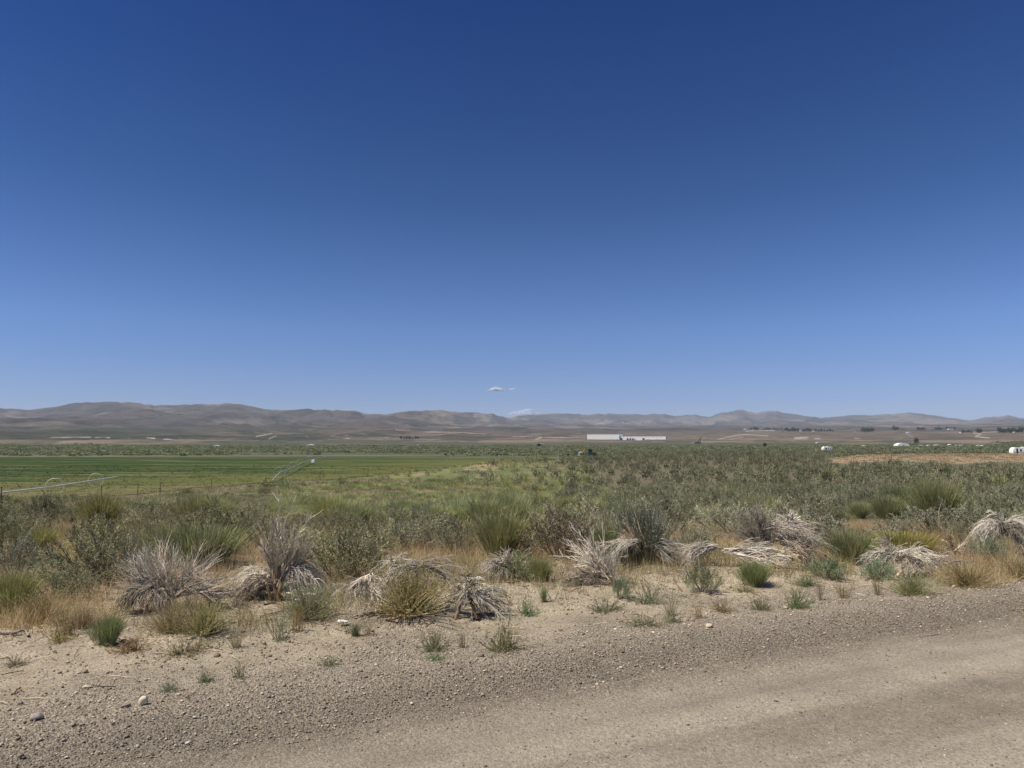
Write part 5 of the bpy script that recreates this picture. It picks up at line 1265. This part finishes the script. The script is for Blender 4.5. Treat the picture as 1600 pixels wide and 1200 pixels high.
for s in (-1, 1): MB().tube([(-.2, s * .7, 1.7), (1.9, s * .7, 1.45), (3.2, s * .7, .6)], .11, 6).build('loader_arm', P_RUST, t)
MB().prism([(3.1, .1), (4.3, .05), (4.2, .2), (3.35, .3), (3.3, 1.0), (3.05, 1.05)], -1.1, 1.1).build('bucket', P_RUST, t)
MB().tube([(-2.9, 0, 1.2), (-3.3, 0, 3.1), (-3.15, 0, 3.2)], .26, 6).build('boom', P_YELLOW, t); MB().tube([(-3.15, 0, 3.2), (-4.0, 0, 1.6)], .12, 6).build('dipper', P_YELLOW, t)
MB().prism([(-4.25, 1.7), (-3.85, 1.65), (-3.6, 1.1), (-3.9, .9), (-4.2, 1.1)], -.3, .3).build('digging_bucket', P_STEEL, t)
p = gp(905, 716); t = thing('white_standpipe', 'white standpipe with a bent top left of the yellow backhoe', 'standpipe', p)
MB().tube([(0, 0, -.2), (0, 0, 1.6), (.5, 0, 1.8), (.9, 0, 1.5)], .12, 8).build('pipe', P_ALU, t); MB().box(-.35, .35, -.35, .35, -.2, .25).build('base', P_CREAM, t)

# ------------------------------------------------------------------ wheel line sprinklers
def wheel_line(lab, hubs, ends, R, mover=None, r_pipe=.075, ring=.022, mat=None):
    mat = mat or P_DULL
    """hubs: (px, py) of axle points; ends: extra pipe points (px, py, height above ground)"""
    W = [unproj(a, b, R) for a, b in hubs]
    W = [np.array([w[0], w[1], w[2] + R]) for w in W]
    pts = []
    pre = [e for e in ends if e[3] == 'start']; post = [e for e in ends if e[3] == 'end']
    for e in pre: q = unproj(e[0], e[1], e[2]); pts.append(np.array([q[0], q[1], q[2] + e[2]]))
    pts += W
    for e in post: q = unproj(e[0], e[1], e[2]); pts.append(np.array([q[0], q[1], q[2] + e[2]]))
    o0 = np.array([W[0][0], W[0][1], W[0][2] - R])
    t = thing('wheel_line', lab, 'sprinkler', o0, 0, None, 'wheel line sprinklers on the hay field')
    MB().tube([q - o0 for q in pts], r_pipe, 8).build('pipe', mat, t)
    for k, w in enumerate(W):
        a = pts[pts.index(w) if False else [id(q) for q in pts].index(id(w))]
        i = [id(q) for q in pts].index(id(w)); ax = pts[min(i + 1, len(pts) - 1)] - pts[max(i - 1, 0)]; ax[2] = 0
        c = w - o0
        wh = MB().ring(c, ax, R, ring, 28, 5).build('wheel', mat, t)
        axn = Vector([float(v) for v in ax]).normalized(); u1 = axn.orthogonal().normalized(); u2 = axn.cross(u1); sp = MB()
        for q in range(7):
            an = 2 * PI * q / 7 + k; d = u1 * math.cos(an) + u2 * math.sin(an); cv = Vector([float(v) for v in c]); sp.tube([cv + d * .06, cv + d * (R - .04)], .009, 5)
        sp.build('spokes', P_DULL, wh)
    for i in range(len(pts) - 1):
        m = (pts[i] + pts[i + 1]) / 2 - o0; MB().tube([m, m + np.array([0, 0, .22])], .03, 6).build('sprinkler_head', P_STEEL, t)
    if mover is not None:
        q = unproj(mover[0], mover[1], .8) - o0; MB().box(q[0] - .32, q[0] + .32, q[1] - .3, q[1] + .3, q[2] + .3, q[2] + .95).build('drive_engine', P_WHITE, t, bevel=.05)
    return t
wheel_line('aluminium wheel line with two big wheels at the near left of the hay field', [(85, 760), (150, 750)], [(-90, 781, .85, 'start'), (0, 770.3, .85, 'start'), (182, 745, .85, 'end')], .85, None, .075, .024, P_ALU)
wheel_line('long thin wheel line seen nearly side on across the far hay', [(701, 714.5), (773, 714.2), (801, 714.0), (841, 714.4), (872, 714.6)], [(664, 722, .5, 'start'), (905, 714.8, .8, 'end')], .85, None, .045)
wheel_line('wheel line seen end on with its pipe drooping and white engine box', [(437, 738.5), (447, 735), (458, 730), (470, 724), (484, 719)], [(426, 751, .25, 'start'), (431, 744, .7, 'start'), (512, 712.8, .8, 'end')], .85, (489.5, 719.6))

# ------------------------------------------------------------------ fences and posts
def fence(lab, tops, hgt, r, wires, grp=None):
    P = [gp(a, b) for a, b in tops]; o0 = P[0]
    t = thing('wire_fence', lab, 'fence', o0, 0, None, grp)
    for q in P:
        a = q - o0; MB().tube([a + np.array([0, 0, -.3]), a + np.array([0, 0, hgt])], r, 6).build('post', P_STEEL, t)
    for h in wires: MB().tube([q - o0 + np.array([0, 0, h * hgt]) for q in P], .006, 4).build('wire', P_STEEL, t)
fence('wire fence on thin steel posts between the slope brush and the hay field', [(-40, 795), (1, 790), (158, 781), (215, 777.5), (250, 774), (330, 767), (415, 760), (500, 752), (575, 745), (650, 741)], 1.35, .035, (.4, .7, .95))
fence('wire fence crossing behind the near corner of the hay field', [(843, 727), (878, 723), (909, 725), (924, 722.5), (938, 721), (960, 719)], 1.3, .035, (.5, .9))
fence('far wire fence running through the green brush toward the large trailer', [(1400, 705), (1428, 705.5), (1455, 705), (1482, 706), (1510, 706), (1535, 706.5), (1562, 707.5)], 1.4, .06, (.5, .9))
fence('wire fence along the green brush below the white industrial building', [(905, 707), (955, 706.5), (1000, 706), (1050, 705.5), (1100, 705), (1150, 705), (1200, 705), (1250, 705.5)], 1.2, .05, (.5, .9))
for k, (a, b, h, lab) in enumerate([(32, 711.5, 2.2, 'short dark post left of the tall post past the hay field'), (153, 712, 3.0, 'tallest dark post standing past the left part of the hay field'), (264, 711, 2.7, 'dark post past the hay field above the mown strip'), (377, 711, 2.4, 'dark post past the field left of the end on wheel line'),
                                    (581, 709, 2.4, 'dark post beyond the middle of the hay field'), (866, 707, 2.9, 'dark post left of the yellow backhoe'), (955, 705, 2.6, 'dark post right of the yellow backhoe under the white building'), (1114, 704.5, 2.6, 'dark post beneath the red conveyor'), (1496, 703, 2.4, 'dark post before the row of white sheds'), (1535, 705.5, 2.2, 'dark post before the end of the shed row')]):
    p = gp(a, b); t = thing('wooden_post', lab, 'post', p, 0, None, 'posts across the valley floor')
    MB().tube([(0, 0, -.4), (0, 0, h)], .11, 8, .09).build('shaft', P_POST, t); MB().box(-.25, .25, -.05, .05, h - .35, h - .25).build('cross_arm', P_POST, t)

# ------------------------------------------------------------------ distant trees and houses
def tree_mesh(seed):
    r = np.random.default_rng(seed); nb = 14
    c = r.normal(size=(nb, 3)); c = unit(c) * r.uniform(.2, 1, (nb, 1)) ** .5 * np.array([.42, .42, .34]); c[:, 2] += .62
    k = r.integers(0, nb, 420); P = c[k] + r.normal(0, .12, (420, 3)) * np.array([1, 1, .9]); P[:, 2] = np.maximum(P[:, 2], .12)
    f = blades(P, r.normal(size=(420, 3)) + [0, 0, .4], .16, .13, .2, jitter((.075, .092, .055), 420, r, .25), r, 1)
    pa = np.array([[0, 0, -.05], [.02, .01, .25], [-.01, .02, .5], [.02, 0, .75]])[None]
    lim = [pa] + [np.array([[0, 0, .25], [x * .4, y * .4, .42], [x * .7, y * .7, .55], [x, y, .68]])[None] for x, y in ((.25, .1), (-.22, .15), (.05, -.26))]
    s = merge(*[tubes(q, np.linspace(.035, .012, 4)[None] * (1 if i == 0 else .6), jitter((.10, .08, .06), 1, r, .1), 6) for i, q in enumerate(lim)])
    return mesh_of('tree_crown', f, M_LEAF), mesh_of('tree_trunk', s, M_STEM)
TREE_M = [tree_mesh(950 + k) for k in range(4)]
TREES = []
def clump(name, spans):
    for (x0, x1, y, n, h) in spans:
        for k in range(n): TREES.append((x0 + (x1 - x0) * (k + .5) / n, y, h * (1 + .25 * math.sin(k * 2.3 + x0)), name, k, n))
clump('row behind the hillside houses', [(1172, 1186, 671.8, 5, 9)])
clump('row beside the hillside houses', [(1192, 1222, 672.0, 8, 8)])
clump('clump between the two white cottages', [(1224, 1248, 674.0, 7, 9)])
clump('row past the second white cottage', [(1254, 1268, 674.0, 5, 8)])
clump('line trailing off along the bench', [(1272, 1304, 674.6, 7, 7)])
clump('tall dark grove on the bench', [(1346, 1364, 675.0, 7, 10)])
clump('small pair of clumps after the tall grove', [(1394, 1404, 671.8, 4, 11)])
clump('hedge row above the lone white cottage', [(1432, 1447, 672.2, 6, 8)])
clump('thin row left of the pale terrace house', [(1461, 1472, 671.8, 4, 7)])
clump('trees round the pale terrace house', [(1478, 1494, 671.0, 4, 7)])
clump('row at the zigzag track', [(1503, 1520, 676.5, 5, 6)])
clump('round clump beside the zigzag track', [(1527, 1533, 677, 3, 9)])
clump('rows running to the frame edge', [(1560, 1598, 676.6, 9, 9)])
clump('dark grove above the pink bluffs', [(624, 656, 686.3, 7, 4.5)])
for a, b, h, lab in ((842, 699.5, 3.0, 'single round tree beside the low white shed'), (1195, 699, 3.2, 'lone round tree in the green flat below the reddish cut'), (977, 661.8, 14, 'tiny lone dark tree on the hillside above the white building'), (1004, 661.8, 10, 'tiny dark tree right of the other on the hillside'), (1432, 692, 5, 'dark tree behind the black water tank')):
    TREES.append((a, b, h, lab, 0, 1))
ordn = ORD
for k, (a, b, h, nm, i, n) in enumerate(TREES):
    p = gp(a, b)
    lab = nm if n == 1 else f'dark tree, {ordn[i]} from left in the {nm}'
    t = thing('tree', lab, 'tree', p, (k * 1.9) % 6.28, (h * .95, h * .95, h), 'distant dark trees')
    link('crown', TREE_M[k % 4][0], t); link('trunk', TREE_M[k % 4][1], t)
HOUSES = [(1163, 671.4, 14, 'white house highest on the hillside left of the town'), (1176, 672.0, 16, 'tan house among trees above the pale track'), (1226, 673.8, 15, 'white cottage left of the big tree clump'), (1249, 674.0, 14, 'white cottage right of the big tree clump'), (1270, 674.4, 18, 'white house with the brightest wall at the end of the tree row'),
          (1336, 675.2, 16, 'long pale house left of the tall dark grove'), (1417, 676.8, 17, 'lone white cottage below the dark hedge row'), (1482, 671.4, 20, 'pale terrace house with several gables'), (1501, 676.6, 11, 'little white house at the head of the zigzag track'), (1584, 676.8, 14, 'white house among the last trees by the frame edge')]
for k, (a, b, w, lab) in enumerate(HOUSES):
    shed(a, b, w, 9, 4.2, lab, P_GREYR if k % 3 else P_ROOFW, P_WHITE if k % 4 != 1 else P_TANW, .9, 'house', 'houses of the distant town', .1 * math.sin(k), True, 'house')

# ------------------------------------------------------------------ clouds
def cloud(lab, px, py, wpx, hpx, D, blobs, alpha, seed):
    d = ray(px, py); c = np.array([0, 0, CAMZ]) + d * D; sc = D / FPX
    import bmesh
    b = bmesh.new(); bmesh.ops.create_icosphere(b, subdivisions=4, radius=1); V0 = np.array([v.co[:] for v in b.verts]); F0 = np.array([[v.index for v in f.verts] for f in b.faces]); b.free()
    r = np.random.default_rng(seed); V, F = [], []; n = 0; slot = []
    every = [(q, 0) for q in blobs] + [((q[0] + r.normal(0, q[2] * .25), q[1] + r.normal(0, q[3] * .2), q[2] * r.uniform(.9, 1.3), q[3] * r.uniform(1.1, 1.5)), 1) for q in blobs]
    for (x, z, rx, rz), sl_ in every:
        q = V0 * np.array([rx * sc, rx * sc * .8, rz * sc]); q = q * (1 + (.85 + .3 * sl_) * (fbm(V0[:, 0] * 2.4 + seed + x, V0[:, 1] * 2.4 + V0[:, 2] * 2.9, seed, 4) - .5))[:, None]
        V.append(q + np.array([x * sc, r.normal(0, rx * .3) * sc, z * sc])); F.append(F0 + n); n += len(q); slot += [sl_] * len(F0)
    mats = []
    for sl_, al in ((0, alpha), (1, alpha * .16)): mats.append(vapour(seed * 2 + sl_, al, sc))
    o = link('cloud', new_mesh('cloud', np.concatenate(V), np.concatenate(F), None, mats[0], True), None, c); o.data.materials.append(mats[1]); o.data.polygons.foreach_set('material_index', np.array(slot, np.int32)); tag(o, lab, 'cloud')
def vapour(seed, alpha, sc):
    m, nt, out = nmat('cloud_vapour_%d' % seed)
    vs = nt.nodes.new('ShaderNodeVolumePrincipled'); vs.inputs['Color'].default_value = (.98, .98, 1, 1); vs.inputs['Density'].default_value = alpha; vs.inputs['Anisotropy'].default_value = 0.0
    d_ = nt.nodes.new('ShaderNodeBsdfDiffuse'); d_.inputs[0].default_value = (.90, .95, 1, 1); tr = nt.nodes.new('ShaderNodeBsdfTransparent'); tl = nt.nodes.new('ShaderNodeBsdfTranslucent'); tl.inputs[0].default_value = (.90, .95, 1, 1)
    m1 = N(nt, 'ShaderNodeMixShader', Fac=.6); L(nt, d_.outputs[0], m1.inputs[1]); L(nt, tl.outputs[0], m1.inputs[2])
    tc = nt.nodes.new('ShaderNodeTexCoord'); no = N(nt, 'ShaderNodeTexNoise', Scale=3.0 / (sc * 10), Detail=5.0); L(nt, tc.outputs['Object'], no.inputs['Vector'])
    f = maprange(nt, no.outputs[0], .38, .62, alpha * .75, alpha)
    m2 = N(nt, 'ShaderNodeMixShader'); L(nt, f, m2.inputs[0]); L(nt, tr.outputs[0], m2.inputs[1]); L(nt, m1.outputs[0], m2.inputs[2]); L(nt, m2.outputs[0], out.inputs[0])
    nt.nodes.remove(vs)
    return m
cloud('small bright white cloud alone in the blue above the middle hills', 776, 609, 27, 7, 30000, [(-9, -.5, 4, 1.3), (-3, .8, 5.5, 2.4), (3, .6, 5, 2.2), (9, -.3, 3.5, 1.1), (-.5, -.3, 4, 1.6), (6.5, .1, 3, 1.5), (-12, -.4, 2, .6), (12.5, 0, 2, .6)], .9, 3)
cloud('faint wisp of cloud right of the small white cloud', 800.5, 608, 8, 3, 30000, [(-1.5, -.3, 3.0, 1.3), (1.8, .7, 2.4, 1.0)], .5, 5)
cloud('faint low cloud rising behind the dip in the hills', 818, 644, 50, 14, 34000, [(-14, -1, 5, 1.5), (-2, 0, 7, 2.6), (7, 1.6, 7, 3.0), (12, 2.5, 4, 1.8), (2, -4, 16, 4), (-20, -3, 5, 1.6), (22, -3, 5, 1.6)], .34, 8)

# ------------------------------------------------------------------ air between here and the hills
hz = MB().box(-15500, 15500, -15500, 15500, -8, 440)
m, nt, out = nmat('thin_valley_haze')
pv = nt.nodes.new('ShaderNodeVolumePrincipled'); pv.inputs['Color'].default_value = (.68, .80, 1.0, 1); pv.inputs['Density'].default_value = HAZE if 'HAZE' in globals() else 5.8e-5; pv.inputs['Anisotropy'].default_value = 0.0
L(nt, pv.outputs[0], out.inputs['Volume'])
o = hz.build('haze', m); tag(o, kind='stuff', label='thin pale blue haze over the valley and hills', cat='haze')

# ------------------------------------------------------------------ sun, sky, camera
SUN_EL, SUN_AZ = math.radians(59), math.radians(-112)     # azimuth from +Y, negative = to the left
sd = Vector((math.sin(SUN_AZ) * math.cos(SUN_EL), math.cos(SUN_AZ) * math.cos(SUN_EL), math.sin(SUN_EL)))
sl = bpy.data.lights.new('sun', 'SUN'); sl.energy = 4.3; sl.angle = math.radians(.53); sl.color = (1.0, .93, .82)
so = bpy.data.objects.new('sun', sl); COL.objects.link(so); so.rotation_euler = sd.to_track_quat('Z', 'Y').to_euler(); so.location = (0, 0, 60)

SKYRAMP = [(0.0, (.52, .60, .86)), (1.0, (.8, .88, 1.0)), (.042, (.53, .60, .89)), (.146, (.48, .65, .97)), (.309, (.18, .42, .74)), (.43, (.08, .32, .69)), (.53, (.025, .26, .67)), (.60, (.10, .30, .66)), (.80, (.7, .8, .95))]
w = bpy.data.worlds.new('World'); scene.world = w; w.use_nodes = True
nt = w.node_tree; nt.nodes.clear()
sky = nt.nodes.new('ShaderNodeTexSky'); sky.sky_type = 'NISHITA'; sky.sun_disc = False; sky.sun_elevation = SUN_EL; sky.sun_rotation = SUN_AZ
sky.altitude = 1700; sky.air_density = 1.0; sky.dust_density = .3; sky.ozone_density = 3.0
bg = nt.nodes.new('ShaderNodeBackground'); bg.inputs[1].default_value = .072
out = nt.nodes.new('ShaderNodeOutputWorld')
tc = nt.nodes.new('ShaderNodeTexCoord'); sx = nt.nodes.new('ShaderNodeSeparateXYZ'); L(nt, tc.outputs['Generated'], sx.inputs[0])
rp = nt.nodes.new('ShaderNodeValToRGB'); L(nt, sx.outputs[2], rp.inputs[0]); cr = rp.color_ramp
for k, (pos_, c_) in enumerate(SKYRAMP):
    e_ = cr.elements[k] if k < 2 else cr.elements.new(pos_)
    e_.position = pos_; e_.color = (*c_, 1)
mm = mixcol(nt, 'MULTIPLY', 1.0, sky.outputs[0], rp.outputs[0])
q1 = N(nt, 'ShaderNodeMath', op='MULTIPLY'); L(nt, sx.outputs[0], q1.inputs[0]); L(nt, sx.outputs[0], q1.inputs[1])
q2 = N(nt, 'ShaderNodeMath', op='MULTIPLY_ADD'); L(nt, q1.outputs[0], q2.inputs[0]); q2.inputs[1].default_value = .25; q2.inputs[2].default_value = 1.0
sc_ = nt.nodes.new('ShaderNodeVectorMath'); sc_.operation = 'SCALE'; L(nt, mm, sc_.inputs[0]); L(nt, q2.outputs[0], sc_.inputs[3])
L(nt, sc_.outputs[0], bg.inputs[0]); L(nt, bg.outputs[0], out.inputs[0])

cam = bpy.data.cameras.new('camera'); co = bpy.data.objects.new('camera', cam); COL.objects.link(co)
co.location = (0, 0, CAMZ); co.rotation_euler = (PI / 2 + PITCH, 0, 0)
cam.sensor_fit = 'HORIZONTAL'; cam.sensor_width = 36.0; cam.lens = 36.0 * FPX / 1600.0; cam.clip_start = .1; cam.clip_end = 90000
scene.camera = co
vs = scene.view_settings; vs.view_transform = 'Standard'; vs.look = 'None'; vs.exposure = 0.42; vs.gamma = 1.0; vs.use_curve_mapping = False
scene.cycles.use_adaptive_sampling = False; scene.cycles.use_denoising = True; scene.cycles.denoising_input_passes = 'RGB_ALBEDO_NORMAL'; scene.cycles.denoising_prefilter = 'ACCURATE'
try: scene.cycles.denoiser = 'OPENIMAGEDENOISE'
except Exception: pass
scene.cycles.max_bounces = 6; scene.cycles.diffuse_bounces = 3; scene.cycles.volume_bounces = 1; scene.cycles.transparent_max_bounces = 12
